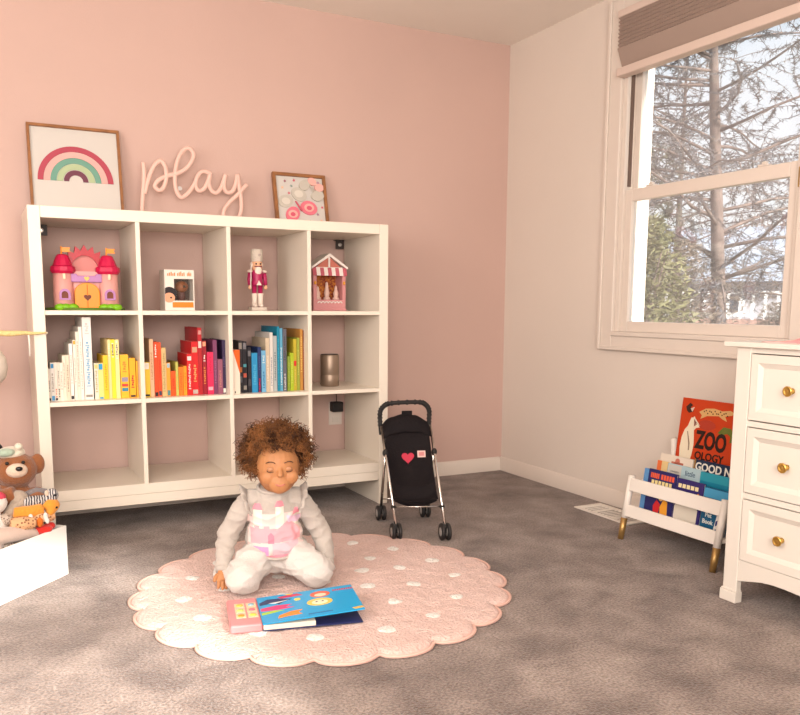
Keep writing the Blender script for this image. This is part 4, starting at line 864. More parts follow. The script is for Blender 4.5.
a_, b_ = (RL+up_*.058).lerp((FL+up_*.06).lerp(HL, .66), .15), (RR_+up_*.058).lerp((FR_+up_*.06).lerp(HR, .66), .15); B().tube([a_, b_], .0028, 8).build('cross_bar', CHR, st, smooth=True)
hp = spline([HL-up_*.065-fdir*-.018, HL-up_*.02, HL+up_*.03, HL+up_*.054+lat*.018, HL+up_*.064+lat*.05, HR+up_*.066-lat*.05, HR+up_*.056-lat*.018, HR+up_*.03, HR-up_*.02, HR-up_*.065-fdir*-.018], 7)
gr = B().tube(hp, .0088, 12).build('handle', FOAM, st, smooth=True)
for i in range(6, len(hp)-6, 2):
    t = (hp[i+1]-hp[i-1]).normalized(); B().tube([hp[i]-t*.003, hp[i]+t*.003], .0112, 10).build('grip_ring', FOAM, gr, smooth=True)
# seat sling: down the back, along the seat, lip at the front
LP = lambda k: (FL+up_*.06).lerp(HL, k); RP = lambda k: (FR_+up_*.06).lerp(HR, k)
sb = B(); rows = []
prof = [(.90, .0, .0), (.80, -.012, .006), (.66, -.035, .012), (.52, -.055, .014), (.40, -.068, .010), (.33, -.060, .004), (.29, -.045, 0), (.26, -.020, -.002)]
def seat_pt(i, k):
    f_, drop, sag = prof[i]; A, C = LP(f_), RP(f_); p = A.lerp(C, k); s = 1-(2*k-1)**2
    return p+up_*drop*(.45+.55*s)-fdir*(sag*s+(.03*s if i in (2, 3) else 0))
for i in range(len(prof)): rows.append([sb.v(seat_pt(i, .04+.92*k/10)) for k in range(11)])
for i in range(len(prof)-1):
    for k in range(10): sb.f((rows[i][k], rows[i][k+1], rows[i+1][k+1], rows[i+1][k]))
seat = sb.build('seat_fabric', BLK, st, smooth=True); m_ = seat.modifiers.new('thickness', 'SOLIDIFY'); m_.thickness = .006; m_ = seat.modifiers.new('sub', 'SUBSURF'); m_.levels = m_.render_levels = 2
# bag below the seat front
bg = B(); rows = []
for i, (f_, dz) in enumerate(((.46, -.055), (.42, -.072), (.37, -.080), (.31, -.072), (.27, -.050), (.26, -.03))):
    rows.append([bg.v(LP(f_).lerp(RP(f_), .06+.88*k/8)+up_*(dz*(.6+.4*(1-(2*k/8-1)**2)))) for k in range(9)])
for i in range(5):
    for k in range(8): bg.f((rows[i][k], rows[i][k+1], rows[i+1][k+1], rows[i+1][k]))
bo = bg.build('storage_bag', BLK, st, smooth=True); m_ = bo.modifiers.new('thickness', 'SOLIDIFY'); m_.thickness = .004; m_ = bo.modifiers.new('sub', 'SUBSURF'); m_.levels = m_.render_levels = 2
# folded hood
cb = B(); rows = []
cc = HL.lerp(HR, .5)
for i, (fo, zb, r_, hh) in enumerate(((-.012, -.045, .104, .058), (.012, -.046, .108, .066), (.036, -.060, .110, .060), (.052, -.078, .110, .050), (.056, -.092, .108, .038))):
    rows.append([cb.v(cc+fdir*fo+up_*(zb+hh*math.sin(PI*k/14)+.004*math.sin(k*2.2))+wl*(-r_*math.cos(PI*k/14))) for k in range(15)])
for i in range(4):
    for k in range(14): cb.f((rows[i][k], rows[i][k+1], rows[i+1][k+1], rows[i+1][k]))
co = cb.build('hood', BLK, st, smooth=True); m_ = co.modifiers.new('thickness', 'SOLIDIFY'); m_.thickness = .003; m_ = co.modifiers.new('sub', 'SUBSURF'); m_.levels = m_.render_levels = 1
B().box(cc+up_*.016+fdir*.004+wl*.008, (.046, .004, .030), Matrix.Rotation(math.atan2(wl.y, wl.x), 3, 'Z')).build('head_flap', BLK, st, bevel=.003)
# heart and tag lie on the fabric
def on_seat(i0, k, lift): 
    i = min(int(i0), len(prof)-2); f_ = i0-i; p = seat_pt(i, k).lerp(seat_pt(i+1, k), f_); return p
o_ = on_seat(1.95, .50, 0); du = (on_seat(1.95, .62, 0)-on_seat(1.95, .38, 0)).normalized(); dv = (on_seat(1.5, .5, 0)-on_seat(2.4, .5, 0)).normalized(); nn = du.cross(dv)
if nn.dot(fdir) < 0: nn = -nn
B().prism([(x*.50, z*.50) for x, z in heart(.85, 36)], o_+nn*.012, du, dv, nn*.003).build('red_heart', mat('red_satin', (.52, .010, .045), .5), st, bevel=.001)
tg = o_+du*.056+dv*.012+nn*.024; tt = B().prism(rect(-.017, .017, -.014, .014), tg, du, dv, nn*.002).build('sewn_label', cm(228, 190, 180, .6), st)
B().prism(rect(-.011, .011, -.008, .008), tg+nn*.002, du, dv, nn*.0006).build('label_print', cm(206, 130, 130, .6), tt)

# ------------------------------------------------------------------ garland cord and white round thing at the left edge
YC = mat('pale_yellow_cord', (.80, .60, .26), .8, bump=.6, bscale=120)
gc = thing('yellow_garland', (-.3, -.02, .80), 'pale yellow cord stretched from the bookcase edge', 'garland')
pts = [(-.62+.0166*i*1.0, -.020+.0008*math.sin(i*1.9), .8035+.0010*math.sin(i*1.3)) for i in range(41)]
B().tube(pts, [.0105 if i < 34 else .0105-.0011*(i-33) for i in range(41)], 8).build('cord', YC, gc, smooth=True)
B().tube([(.043, -.020, .8035), (.043, -.001, .8035)], .005, 8).build('pin', cm(236, 226, 206, .4), gc, smooth=True)
B().tube([(-.018, -.020, .797), (-.0165, -.021, .76), (-.017, -.020, .720)], [.004, .0034, .004], 6).build('hanging_tie', cm(236, 226, 214, .7), gc, smooth=True)
wo_ = B().lathe([(.020, .150), (.052, .138), (.074, .105), (.080, .070), (.072, .032), (.048, .006), (.015, 0)], (-.172, -.02, .612), 28).build('round_ornament', cm(226, 214, 200, .5), None, smooth=True)
tag(wo_, 'white rounded object cut off by the left picture edge', 'ornament')
B().tube([(-.172, -.02, .76), (-.172, -.02, .795)], .002, 6).build('hanging_string', cm(236, 226, 214, .7), wo_)

# ------------------------------------------------------------------ toy bin and plush toys
BN = mat('white_bin', (.86, .84, .80), .45)
ba = Vector((.045, -.432, 0)); ef = Vector((-.689, -.724, 0)); eb = Vector((-.724, .689, 0)); BL, BDp, BHh = .44, .30, .170
bn = thing('toy_bin', ba+ef*BL/2+eb*BDp/2, 'white open toy bin full of plush toys at the left', 'bin')
def binwall(s0, s1, t0, t1, z0, z1, nm): return B().prism([(s0, t0), (s1, t0), (s1, t1), (s0, t1)], ba+Vector((0, 0, z0)), ef, eb, (0, 0, z1-z0)).build(nm, BN, bn, bevel=.002)
binwall(0, BL, 0, .010, 0, BHh, 'front_wall'); binwall(0, BL, BDp-.010, BDp, 0, BHh, 'back_wall'); binwall(0, .010, .010, BDp-.010, 0, BHh, 'side_wall'); binwall(BL-.010, BL, .010, BDp-.010, 0, BHh, 'side_wall'); binwall(.01, BL-.01, .01, BDp-.01, 0, .010, 'bottom')
def plush(name, col, fuzz=120, col2=None, b=.5): return mat(name, col, .95, bump=b, bscale=fuzz, col2=col2, vscale=60, sheen=.3)
BEAR = plush('brown_plush', (.26, .09, .03), 150); CREAM = plush('cream_plush', (.66, .50, .38)); EYE = mat('black_bead', (.01, .008, .008), .15)
V = Vector
def pushb(parts, name, m, parent, vox=.005, sm=3):
    b = B()
    for q in parts:
        if q[0] == 'e': b.ell(*q[1:])
        else: b.tube(*q[1:])
    return b.build(name, m, parent, remesh=vox, sm_iter=sm)
# teddy bear: look direction towards the camera
bc_ = V((-.098, -.375, .362)); look = V((.05, -1, -.12)).normalized()
te = thing('teddy_bear', (-.11, -.36, .012), 'brown teddy bear with knitted hat sitting in the toy bin', 'plush toy')
pushb([('e', bc_, (.066, .062, .060)), ('e', bc_+V((-.012, .01, -.13)), (.075, .068, .095)), ('e', bc_+V((-.012, .02, -.25)), (.085, .075, .098)),
       ('e', bc_+V((.068, .012, .014)), (.024, .016, .036)), ('e', bc_+V((-.062, .012, .004)), (.022, .016, .028)),
       ('t', [bc_+V((-.075, -.01, -.075)), bc_+V((-.055, -.06, -.085)), bc_+V((-.005, -.075, -.065))], [.034, .034, .030], 12),
       ('t', [bc_+V((.055, .0, -.085)), bc_+V((.055, -.04, -.10)), bc_+V((.04, -.06, -.11))], [.032, .034, .030], 12)], 'body', BEAR, te)
pushb([('e', bc_+V((.002, -.052, .008)), (.034, .026, .024))], 'muzzle', CREAM, te, .004)
B().ell(bc_+V((.008, -.080, .018)), (.011, .008, .008), 12, 8).build('nose', EYE, te, smooth=True)
for s_ in (-1, 1): B().ell(bc_+V((s_*.024-.002, -.054, .034)), .006, 10, 8).build('eye', EYE, te, smooth=True)
ht = pushb([('e', bc_+V((-.010, .008, .058)), (.044, .046, .022))], 'knitted_hat', plush('hat_cream', (.68, .60, .48), 90), te, .004)
B().ell(bc_+V((.012, -.02, .082)), (.013, .013, .012), 12, 8).build('hat_pompom', plush('hat_cream', (0, 0, 0)), ht, smooth=True)
B().ell(bc_+V((-.028, -.03, .066)), (.030, .022, .014), 12, 8).build('hat_patch', plush('hat_green', (.36, .44, .34), 90), ht, smooth=True)
# dark curly toy behind the bear
t_ = thing('dark_plush', (-.165, -.30, .012), 'dark brown plush toy behind the teddy bear', 'plush toy')
pushb([('e', (-.168, -.30, .41), (.038, .034, .034)), ('e', (-.172, -.29, .30), (.045, .045, .09)), ('e', (-.178, -.29, .13), (.055, .055, .12))], 'body', plush('dark_brown_plush', (.055, .035, .022)), t_)
B().tube([V((-.172+.042*math.cos(a), -.325, .405+.05*math.sin(a))) for a in [PI*.15+PI*.7*i/10 for i in range(11)]], .006, 8).build('head_band', cm(26, 22, 24, .5), t_, smooth=True)
# grey bunny in front of the bear
t_ = thing('grey_plush', (-.10, -.45, .012), 'small beige grey plush lying against the bear', 'plush toy')
pushb([('e', (-.098, -.452, .280), (.032, .028, .030)), ('e', (-.105, -.440, .20), (.04, .036, .075)), ('e', (-.105, -.445, .09), (.055, .045, .08)), ('t', [(-.085, -.468, .272), (-.118, -.482, .258), (-.135, -.485, .235)], [.014, .018, .016], 10)], 'body', plush('grey_beige_plush', (.40, .315, .245)), t_)
# white and pink toy head at the left edge
t_ = thing('white_plush', (-.165, -.50, .012), 'white plush with pink cap at the left picture edge', 'plush toy')
pushb([('e', (-.166, -.505, .285), (.036, .034, .034)), ('e', (-.175, -.50, .19), (.042, .04, .07)), ('e', (-.178, -.50, .08), (.045, .045, .07))], 'body', plush('white_plush', (.74, .66, .60)), t_)
B().ell((-.166, -.503, .303), (.033, .031, .020), 14, 8).build('cap', cm(206, 70, 90, .8), t_, smooth=True)
def wave_mat(name, c1, c2, scale, dist=3.0):
    m = mat(name, c1, .95, bump=.4, bscale=120); nt = m.node_tree; p = nt.nodes['Principled BSDF']; tc = nt.nodes.new('ShaderNodeTexCoord'); w = nt.nodes.new('ShaderNodeTexWave')
    w.inputs['Scale'].default_value = scale; w.inputs['Distortion'].default_value = dist; w.inputs['Detail Scale'].default_value = 2
    r = nt.nodes.new('ShaderNodeValToRGB'); r.color_ramp.elements[0].position = .45; r.color_ramp.elements[1].position = .55; r.color_ramp.elements[0].color = (*c1, 1); r.color_ramp.elements[1].color = (*c2, 1)
    nt.links.new(tc.outputs['Object'], w.inputs[0]); nt.links.new(w.outputs['Fac'], r.inputs[0]); nt.links.new(r.outputs[0], p.inputs['Base Color']); return m
ZB = wave_mat('zebra_plush', (.05, .045, .05), (.60, .56, .54), 38)
t_ = thing('zebra_plush', (-.05, -.44, .2), 'black and white striped zebra plush lying on the pile', 'plush toy')
pushb([('t', [(-.105, -.470, .270), (-.06, -.455, .268), (-.012, -.435, .264)], [.017, .020, .018], 12), ('t', [(-.012, -.435, .264), (.000, -.43, .272), (.006, -.43, .279)], [.014, .016, .018], 12), ('e', (.005, -.440, .280), (.020, .022, .024))], 'body', ZB, t_, .004, 2)
pushb([('t', [(-.075, -.425, .285), (-.04, -.412, .292), (-.008, -.405, .285)], [.012, .014, .012], 10)], 'back_leg', plush('zebra_grey', (.20, .17, .17)), t_, .004)
B().ell((-.012, -.455, .292), (.007, .005, .010), 8, 6).build('ear', CREAM, t_, smooth=True); B().ell((.012, -.460, .284), .004, 8, 6).build('eye', EYE, t_, smooth=True)
t_ = thing('orange_plush', (-.05, -.46, .19), 'plain orange plush toy under the zebra', 'plush toy')
OPL = plush('orange_plush', (.72, .28, .03), 120)
pushb([('t', [(-.118, -.49, .246), (-.07, -.478, .238), (-.03, -.462, .240)], [.020, .023, .022], 12), ('e', (.000, -.448, .248), (.028, .026, .024)), ('t', [(.004, -.455, .235), (-.012, -.470, .222)], [.014, .012], 10)], 'body', OPL, t_, .004)
B().ell((.015, -.468, .244), .004, 8, 6).build('eye', EYE, t_, smooth=True)
def spot_mat(name, c1, c2, scale):
    m = mat(name, c1, .95, bump=.4, bscale=120); nt = m.node_tree; p = nt.nodes['Principled BSDF']; tc = nt.nodes.new('ShaderNodeTexCoord'); w = nt.nodes.new('ShaderNodeTexVoronoi'); w.inputs['Scale'].default_value = scale
    r = nt.nodes.new('ShaderNodeValToRGB'); r.color_ramp.elements[0].position = .30; r.color_ramp.elements[1].position = .38; r.color_ramp.elements[0].color = (*c2, 1); r.color_ramp.elements[1].color = (*c1, 1)
    nt.links.new(tc.outputs['Object'], w.inputs['Vector']); nt.links.new(w.outputs['Distance'], r.inputs[0]); nt.links.new(r.outputs[0], p.inputs['Base Color']); return m
t_ = thing('spotted_plush', (-.06, -.48, .17), 'orange spotted plush with white ears above the red toy', 'plush toy')
pushb([('t', [(-.128, -.515, .214), (-.09, -.508, .210), (-.055, -.495, .208)], [.020, .024, .020], 12), ('e', (-.038, -.480, .212), (.026, .022, .022)), ('t', [(-.015, -.465, .212), (.006, -.455, .214)], [.018, .015], 10)], 'body', spot_mat('spotted_plush', (.68, .38, .20), (.22, .09, .04), 110), t_, .004)
B().ell((-.040, -.503, .208), (.010, .006, .016), 10, 8).build('face_blaze', cm(206, 104, 30, .9), t_, smooth=True)
for x in (-.066, -.022): 
    e_ = pushb([('e', (x, -.500, .226), (.008, .007, .013)), ('e', (x+.004, -.503, .210), (.008, .006, .010))], 'white_ear', plush('white_plush', (0, 0, 0)), t_, .003)
for x in (-.056, -.026): B().ell((x, -.508, .206), .0038, 8, 6).build('eye', EYE, t_, smooth=True)
t_ = thing('red_plush', (-.03, -.48, .15), 'bright red plush at the bin edge', 'plush toy')
pushb([('e', (-.030, -.478, .176), (.030, .020, .016)), ('e', (-.006, -.460, .182), (.016, .014, .013)), ('e', (-.020, -.466, .188), (.012, .012, .010)), ('e', (-.040, -.474, .060), (.03, .02, .06)), ('t', [(-.038, -.474, .16), (-.040, -.474, .10)], [.02, .02], 10)], 'body', plush('red_plush', (.62, .02, .012)), t_, .004)
t_ = thing('beige_plush', (-.12, -.53, .012), 'smooth beige plush limb lying across the bin front', 'plush toy')
pushb([('t', [(-.185, -.570, .192), (-.13, -.535, .186), (-.075, -.495, .176), (-.05, -.480, .164)], [.028, .026, .022, .016], 12), ('t', [(-.18, -.565, .160), (-.17, -.55, .06), (-.168, -.545, .03)], [.024, .024, .018], 10)], 'body', plush('beige_plush', (.56, .42, .35), 200, b=.2), t_)
t_ = thing('speckled_plush', (-.14, -.49, .012), 'grey speckled plush half hidden at the left of the pile', 'plush toy')
pushb([('e', (-.142, -.500, .228), (.026, .024, .022)), ('e', (-.146, -.495, .15), (.028, .026, .06)), ('e', (-.146, -.495, .07), (.028, .026, .06))], 'body', spot_mat('speckled_plush', (.50, .40, .32), (.16, .10, .08), 130), t_)

# ------------------------------------------------------------------ board book on the rug
bk = Matrix.Translation((.425, -1.030, .0205)) @ Matrix.Rotation(math.radians(-12.5), 4, 'Z')   # local x along the book, -y towards the camera
so_ = thing('sound_book', bk @ V((.19, -.1, 0)), 'open bright blue board book with pink button panel on the rug', 'book')
PKB = cm(226, 140, 142, .4)
pn = B(bk).bx(0, .088, -.21, 0, 0, .024).build('button_panel', PKB, so_, bevel=.006)
cols = ((240, 190, 80), (190, 210, 120), (240, 150, 60), (150, 190, 200), (236, 120, 130), (250, 214, 90))
for i in range(2):
    for j in range(3):
        x, y = .020+.033*i, -.045-.040*j
        q = B(bk).bx(x, x+.028, y-.034, y, .024, .0255).build('button_tile', cm(240, 208, 170, .4), pn, bevel=.001)
        B(bk).lathe([(.010, .0255), (.009, .0275), (.004, .028)], (x+.014, y-.017, 0), 12).build('button', cm(*cols[i*3+j], .35), q, smooth=True)
B(bk).bx(.088, .370, -.21, 0, 0, .003).build('back_cover', cm(34, 40, 86, .4), so_, bevel=.001)
B(bk).bx(.090, .235, -.207, -.003, .003, .017).build('page_block', PAGES, so_, bevel=.001)
B(bk).bx(.236, .366, -.207, -.003, .003, .0045).build('open_page', cm(38, 44, 92, .35), so_)
cvx = bk @ Matrix.Translation((.088, 0, .0185)) @ Matrix.Rotation(math.radians(-3.8), 4, 'Y')
cvr = B(cvx).bx(0, .288, -.21, 0, 0, .003).build('front_cover', cm(14, 160, 216, .3), so_, bevel=.001)
def cp(poly, col, nm='cover_picture', z=.003, h=.0006): return B(cvx).prism(poly, (0, 0, z), (1, 0, 0), (0, 1, 0), (0, 0, h)).build(nm, cm(*col, .35), cvr)
cp([(.004, -.05), (.03, -.028), (.07, -.035), (.10, -.05), (.075, -.062), (.06, -.078), (.045, -.062), (.004, -.07)], (30, 50, 100)); cp([(.03, -.062), (.06, -.058), (.09, -.055), (.05, -.07)], (232, 230, 226), z=.0034)
cp([(.004, -.095), (.05, -.085), (.095, -.09), (.075, -.105), (.10, -.115), (.05, -.12), (.004, -.115)], (226, 60, 120)); cp([(.004, -.13), (.04, -.122), (.07, -.128), (.03, -.14), (.004, -.145)], (170, 206, 60))
cp([(.05, -.165), (.085, -.145), (.12, -.142), (.105, -.16), (.115, -.175), (.075, -.178), (.045, -.185)], (240, 140, 40)); cp([(.06, -.02), (.12, -.012), (.135, -.03), (.07, -.035)], (206, 50, 90)); cp([(.08, -.008), (.11, -.006), (.10, -.016)], (250, 200, 70), z=.0034)
cp(circ(.038, 18, (.175, -.105), ry=.028), (244, 200, 90)); cp(circ(.024, 16, (.175, -.108), ry=.017), (248, 232, 200), z=.0034); cp(circ(.030, 18, (.185, -.045), ry=.024), (226, 96, 60)); cp(circ(.018, 14, (.185, -.052), ry=.012), (246, 220, 190), z=.0034)
for x in (.166, .184): cp(circ(.0035, 8, (x, -.104)), (40, 30, 40), z=.0038)
for k in range(9): cp(rect(.225+.007*k, .230+.007*k, -.035, -.024), (206, 60, 80))
cp([(.255, -.188), (.285, -.184), (.288, -.196), (.262, -.2)], (244, 190, 80)); cp(rect(.13, .20, -.19, -.183), (40, 110, 170)); cp(circ(.010, 10, (.115, -.06)), (250, 214, 90))

# ------------------------------------------------------------------ the child
ang = math.atan2(-.23, .97)
CX = Matrix.Translation((.632, -.862, .020)) @ Matrix.Rotation(ang, 4, 'Z')     # local x image right, -y faces the camera
SKIN = mat('warm_brown_skin', (.44, .19, .075), .55, var=.05, vscale=12); SKIN.node_tree.nodes['Principled BSDF'].inputs['Subsurface Weight'].default_value = .08
SHIRT = mat('light_grey_jersey', (.46, .405, .36), .9, bump=.25, bscale=260, sheen=.2); PANTS = mat('pale_grey_fleece', (.62, .565, .525), .92, bump=.35, bscale=220, sheen=.2)
ch = thing('person', CX @ V((0, 0, 0)), 'seated toddler in light grey shirt and trousers, head bowed over a book', 'person')
hc = V((.012, -.022, .385))                              # head centre
wrL, wrR = V((-.168, -.060, .066)), V((.168, -.034, .056))
b = B(CX)
b.ell(hc, (.069, .074, .090), 24, 16); b.ell(hc+V((0, .022, .024)), (.072, .070, .076), 24, 14)          # face and cranium
b.ell(hc+V((0, -.058, -.046)), (.034, .022, .032), 16, 10); b.ell(hc+V((-.034, -.050, -.026)), (.026, .022, .026), 14, 10); b.ell(hc+V((.034, -.050, -.026)), (.026, .022, .026), 14, 10)
b.tube([hc+V((0, -.070, .004)), hc+V((0, -.080, -.012)), hc+V((0, -.082, -.019))], [.007, .009, .010], 10)
for s_ in (-1, 1): b.ell(hc+V((s_*.071, .006, -.010)), (.009, .015, .021), 12, 8)
b.tube([hc+V((-.006, .018, -.05)), (0, .012, .285), (0, .01, .25)], [.036, .036, .05], 14)
b.ell((0, .005, .21), (.066, .046, .08), 18, 12); b.ell((0, .015, .11), (.068, .055, .07), 18, 12)
for s_, el, wr in ((-1, V((-.150, .012, .150)), wrL), (1, V((.158, .010, .140)), wrR)):
    b.tube([(s_*.050, .008, .262), (s_*.092, .008, .235), el, wr], [.024, .022, .020, .016], 12)
def hand(wr, d, side, palmn):
    d = d.normalized(); palmn = palmn.normalized(); sd = d.cross(palmn).normalized()*side
    b.tube([wr, wr+d*.016, wr+d*.034], [.0150, .0215, .0205], 12, flat=(palmn, .58))
    for i, (o, L) in enumerate(((-.0165, .024), (-.0055, .029), (.0055, .027), (.0165, .021))):
        r = wr+d*.032+sd*o; m1 = r+d*L*.5+sd*o*.18; e = m1+d*L*.42+palmn*.006
        b.tube([r, m1, e, e+d*.003+palmn*.002], [.0062, .0058, .0050, .003], 8)
    r = wr+d*.012-sd*.018; b.tube([r, r+d*.012-sd*.011, r+d*.024-sd*.014+palmn*.003], [.0068, .0062, .005], 8)
hand(wrL, V((.10, -.55, -.72)), 1, V((.35, -.6, .5)) * -1)
hand(wrR, V((-.10, -.10, -.95)), -1, V((-.9, .0, .1)))
for s_, kn, ft in ((-1, V((-.112, -.100, .052)), V((-.138, .080, .022))), (1, V((.124, -.086, .052)), V((.150, .085, .022)))):
    b.tube([(s_*.045, .03, .075), kn, V((s_*.155, -.01, .032)), ft], [.05, .038, .028, .020], 12); b.ell(ft+V((s_*.006, .025, -.004)), (.020, .036, .014), 12, 8)
body = b.build('body', SKIN, ch, remesh=.0024, sm_iter=3)
# face
fz = lambda x, z: hc+V((x, -.072+.9*x*x*6, z))
for s_ in (-1, 1):
    B(CX).ell(hc+V((s_*.027, -.0655, .002)), (.0125, .007, .0085), 14, 8).build('eyelid', mat('eyelid_skin', (.42, .19, .09), .5), ch, smooth=True)
    B(CX).tube([hc+V((s_*.027+.0125*math.cos(a), -.0715+.003*abs(math.cos(a)), -.001+.006*math.sin(a))) for a in [PI+PI*i/8 for i in range(9)]], .0011, 5).build('eyelashes', mat('dark_hair', (.05, .022, .012), .6), ch, smooth=True)
    B(CX).tube([hc+V((s_*(.014+.028*i/6), -.071+.010*(i/6)**2, .021+.005*math.sin(PI*i/6))) for i in range(7)], .0014, 5).build('eyebrow', MATS['dark_hair'], ch, smooth=True)
LIP = mat('lip_skin', (.48, .16, .11), .45)
B(CX).tube([hc+V((x, -.0785+.9*x*x*8, -.046-.002*math.cos(x*180))) for x in (-.016, -.010, -.004, 0, .004, .010, .016)], [.0012, .003, .0036, .0032, .0036, .003, .0012], 8).build('mouth', LIP, ch, smooth=True)
# shirt
def fold(sc, am):
    def w(p):
        a = noise.noise(V((p.x*9, p.y*9, p.z*9))); r = 1-abs(noise.noise(V((p.x*sc*.8, p.y*sc*.8, p.z*sc*1.7))))*2.2
        return am*(.45*math.sin(p.z*120+p.x*50+a*9)*max(0, a+.25)+.5*r*r*(1 if r > 0 else 0)-.12)
    return w
b = B(CX)
b.ell((0, .004, .222), (.082, .060, .082), 20, 14); b.ell((0, .004, .150), (.092, .074, .080), 20, 14); b.ell((.004, -.006, .122), (.098, .078, .046), 20, 12)
b.ell((-.064, .008, .274), (.040, .038, .034), 14, 10); b.ell((.064, .008, .274), (.040, .038, .034), 14, 10); b.tube([(0, .01, .26), (.002, .004, .312)], [.066, .050], 18)
for s_, el, wr in ((-1, V((-.150, .012, .152)), wrL), (1, V((.158, .010, .142)), wrR)):
    b.tube([(s_*.074, .008, .272), (s_*.108, .008, .232), el, el.lerp(wr, .6), wr.lerp(el, .08)], [.037, .034, .032, .028, .023], 14)
shirt = b.build('shirt', SHIRT, ch, remesh=.0040, sm_iter=4, wrinkle=fold(24, .0080))
for s_, wr, el in ((-1, wrL, V((-.150, .012, .152))), (1, wrR, V((.158, .010, .142)))):
    d = (wr-el).normalized(); B(CX).tube([wr-d*.014, wr+d*.004], [.0225, .0215], 14).build('cuff', SHIRT, shirt, smooth=True)
B(CX).tube([V((.002+.051*math.cos(a), .002+.050*math.sin(a), .311+.010*math.sin(a))) for a in [2*PI*i/28 for i in range(28)]], .0058, 8, closed=True).build('collar', SHIRT, shirt, smooth=True)
for s_ in (-1, 1):                                       # shoulder ruffles
    rb = B(CX); rows = []; path = spline([(s_*.078, -.054, .236), (s_*.090, -.038, .284), (s_*.090, .006, .313), (s_*.090, .045, .282), (s_*.080, .058, .240)], 14)
    for i, p in enumerate(path):
        k = i/(len(path)-1); wv = .007*math.sin(k*46); out = V((s_*.9, -.25 if k < .5 else .3, .55)).normalized(); wd = .020*math.sin(PI*(k*.9+.05))
        rows.append([rb.v(p-out*.006), rb.v(p+out*wd*.5+V((0, wv*.5, 0))), rb.v(p+out*wd+V((0, wv, wv*.4)))])
    for i in range(len(rows)-1):
        for j in range(2): rb.f((rows[i][j], rows[i+1][j], rows[i+1][j+1], rows[i][j+1]))
    r_ = rb.build('shoulder_ruffle', SHIRT, shirt, smooth=True); m_ = r_.modifiers.new('thickness', 'SOLIDIFY'); m_.thickness = .002
# print on the shirt front, laid on the cloth
dg = bpy.context.evaluated_depsgraph_get(); dg.update()
sm_ = shirt.data; bv = BVHTree.FromPolygons([v.co+WL[shirt.name] for v in sm_.vertices], [tuple(p.vertices) for p in sm_.polygons])
CR = CX.to_3x3(); back = (CR @ V((0, 1, 0))).normalized()
def decal(poly, col, nm, lift=.0012, step=.0024):
    xs = [p[0] for p in poly]; zs = [p[1] for p in poly]; d = B(); cache = {}
    def inside(x, z):
        c = False; j = len(poly)-1
        for i in range(len(poly)):
            if ((poly[i][1] > z) != (poly[j][1] > z)) and x < (poly[j][0]-poly[i][0])*(z-poly[i][1])/(poly[j][1]-poly[i][1])+poly[i][0]: c = not c
            j = i
        return c
    def pt(i, j):
        if (i, j) not in cache:
            o = CX @ V((min(xs)+i*step, -.3, min(zs)+j*step)); h = bv.ray_cast(o, back)
            cache[(i, j)] = d.v(h[0]-back*lift) if h[0] is not None else None
        return cache[(i, j)]
    for i in range(int((max(xs)-min(xs))/step)+1):
        for j in range(int((max(zs)-min(zs))/step)+1):
            if inside(min(xs)+(i+.5)*step, min(zs)+(j+.5)*step):
                q = [pt(i, j), pt(i+1, j), pt(i+1, j+1), pt(i, j+1)]
                if all(q): d.f(q)
    if len(d.bm.faces): d.build(nm, cm(*col, .8), shirt, smooth=True)
    else: d.bm.free()
Q = lambda u, v_: ((u-270)/310.0, .186-(v_-525)/315.0)
def dq(nm, col, *uv, lift=.0012): decal([Q(*p) for p in uv], col, nm, lift)
dq('print_ground', (222, 198, 192), (244, 510), (296, 508), (299, 553), (243, 553))
for a_, b_, c_, d_ in ((249, 257, 504, 524), (270, 278, 501, 526), (288, 294, 510, 528)):
    dq('print_tower', (232, 218, 204), (a_, c_), (b_, c_), (b_, d_), (a_, d_), lift=.0018)
    dq('print_turret_roof', (226, 140, 152), (a_-1, c_+1), (a_+1.5, c_-5), (b_-1.5, c_-5), (b_+1, c_+1), lift=.0022)
dq('print_castle_wall', (228, 160, 168), (246, 524), (250, 524), (250, 521), (254, 521), (254, 524), (259, 524), (259, 521), (264, 521), (264, 524), (272, 524), (283, 516), (294, 525), (294, 536), (246, 538), lift=.0020)
dq('print_gate', (206, 128, 146), (262, 538), (262, 530), (265, 527), (268, 530), (268, 538), lift=.0023)
dq('print_meadow', (206, 176, 184), (266, 538), (292, 536), (291, 548), (266, 549), lift=.0022); dq('print_block', (190, 140, 180), (245, 541), (262, 541), (262, 549), (245, 549), lift=.0024)
dq('print_border', (228, 150, 164), (245, 549.5), (298, 548), (299, 552), (245, 553), lift=.0024); dq('print_cloud', (228, 192, 210), (281, 511), (296, 514), (295, 520), (282, 518), lift=.0024)
B(CX).tube([V((.004+.099*math.cos(a), -.002+.080*math.sin(a), .100+.003*math.sin(5*a))) for a in [2*PI*i/36 for i in range(36)]], .0050, 8, closed=True).build('hem', SHIRT, shirt, smooth=True)
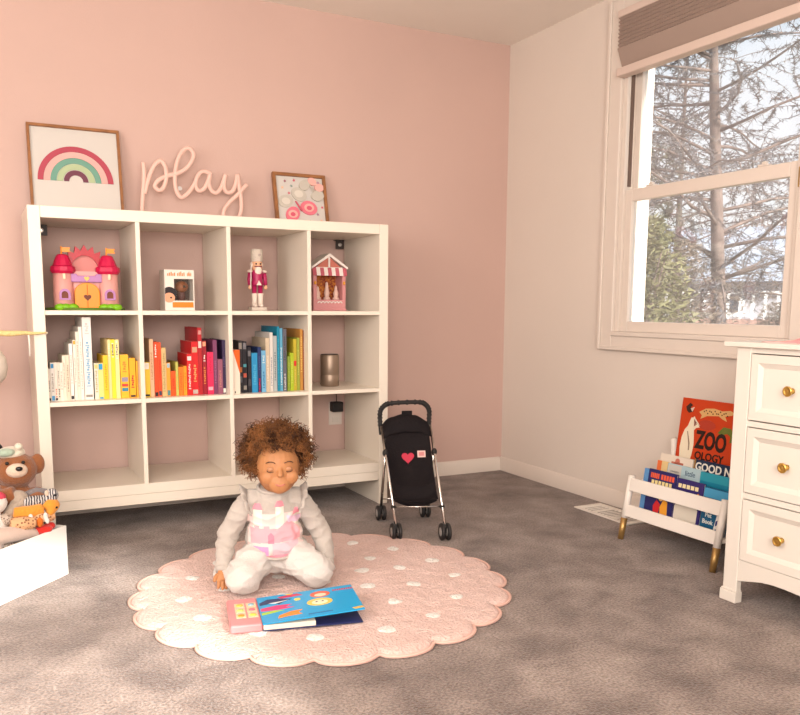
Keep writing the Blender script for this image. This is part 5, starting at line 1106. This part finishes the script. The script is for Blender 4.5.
# trousers
b = B(CX)
b.ell((0, .015, .088), (.098, .078, .062), 20, 12)
for s_, kn, ft in ((-1, V((-.110, -.098, .055)), V((-.138, .075, .026))), (1, V((.124, -.084, .055)), V((.150, .080, .026)))):
    b.tube([(s_*.042, .02, .085), (s_*.075, -.05, .080), kn], [.062, .058, .052], 16); b.ell(kn+V((-s_*.004, -.006, -.004)), (.056, .052, .049), 18, 12)
    b.tube([kn, V((s_*.158, -.005, .038)), ft], [.046, .038, .027], 14)
tr_ = b.build('trousers', PANTS, ch, remesh=.0042, sm_iter=4, wrinkle=fold(20, .0100))
# curly hair
rnd = random.Random(11); HN = 5
HCOL = mat('curly_brown_hair', (.040, .014, .006), .55, vscale=22, col2=(.30, .115, .034), spec=.3)
hcn = V((.012, .006, .425)); hr = V((.106, .098, .090))
hb = B(CX); hb.ell(hcn+V((0, .012, .004)), (.090, .080, .080), 22, 14)
hair0 = hb.build('hair', HCOL, ch, remesh=.006, sm_iter=1, wrinkle=lambda p: .010*noise.noise(p*60))
hb = B(CX); nmade = 0
while nmade < 1700:
    d = V((rnd.gauss(0, 1), rnd.gauss(0, 1), rnd.gauss(0, 1))).normalized()
    root = hcn+V((d.x*hr.x, d.y*hr.y, d.z*hr.z))*rnd.uniform(.80, 1.0)
    lo = .40-.02*abs(root.x)/.1 if root.y > -.01 else .0
    if root.z < .338 or (root.z < .37 and abs(root.x-.012) < .062): continue
    if root.y < -.012 and root.z < .446 and abs(root.x-.012) < .058: continue
    if root.y < -.045 and root.z < .438: continue
    L = rnd.uniform(.022, .046); r0 = rnd.uniform(.0045, .0085); turns = rnd.uniform(1.3, 2.4)
    ax = (d+V((rnd.uniform(-.5, .5), rnd.uniform(-.5, .5), rnd.uniform(-.75, .25)))).normalized(); a1 = ax.orthogonal().normalized(); a2 = ax.cross(a1); ph = rnd.random()*6.28; n = 14
    pts = [root+ax*(L*i/n-.006)+(a1*math.cos(ph+turns*2*PI*i/n)+a2*math.sin(ph+turns*2*PI*i/n))*r0*(.4+.6*i/n) for i in range(n+1)]
    hb.tube(pts, [.0019*(1-.6*i/n) for i in range(n+1)], 3); nmade += 1
o = hb.build('curls', HCOL, hair0, smooth=True); tag(o, None, None, None, 'stuff')

bpy.data.scenes.remove(TMP)
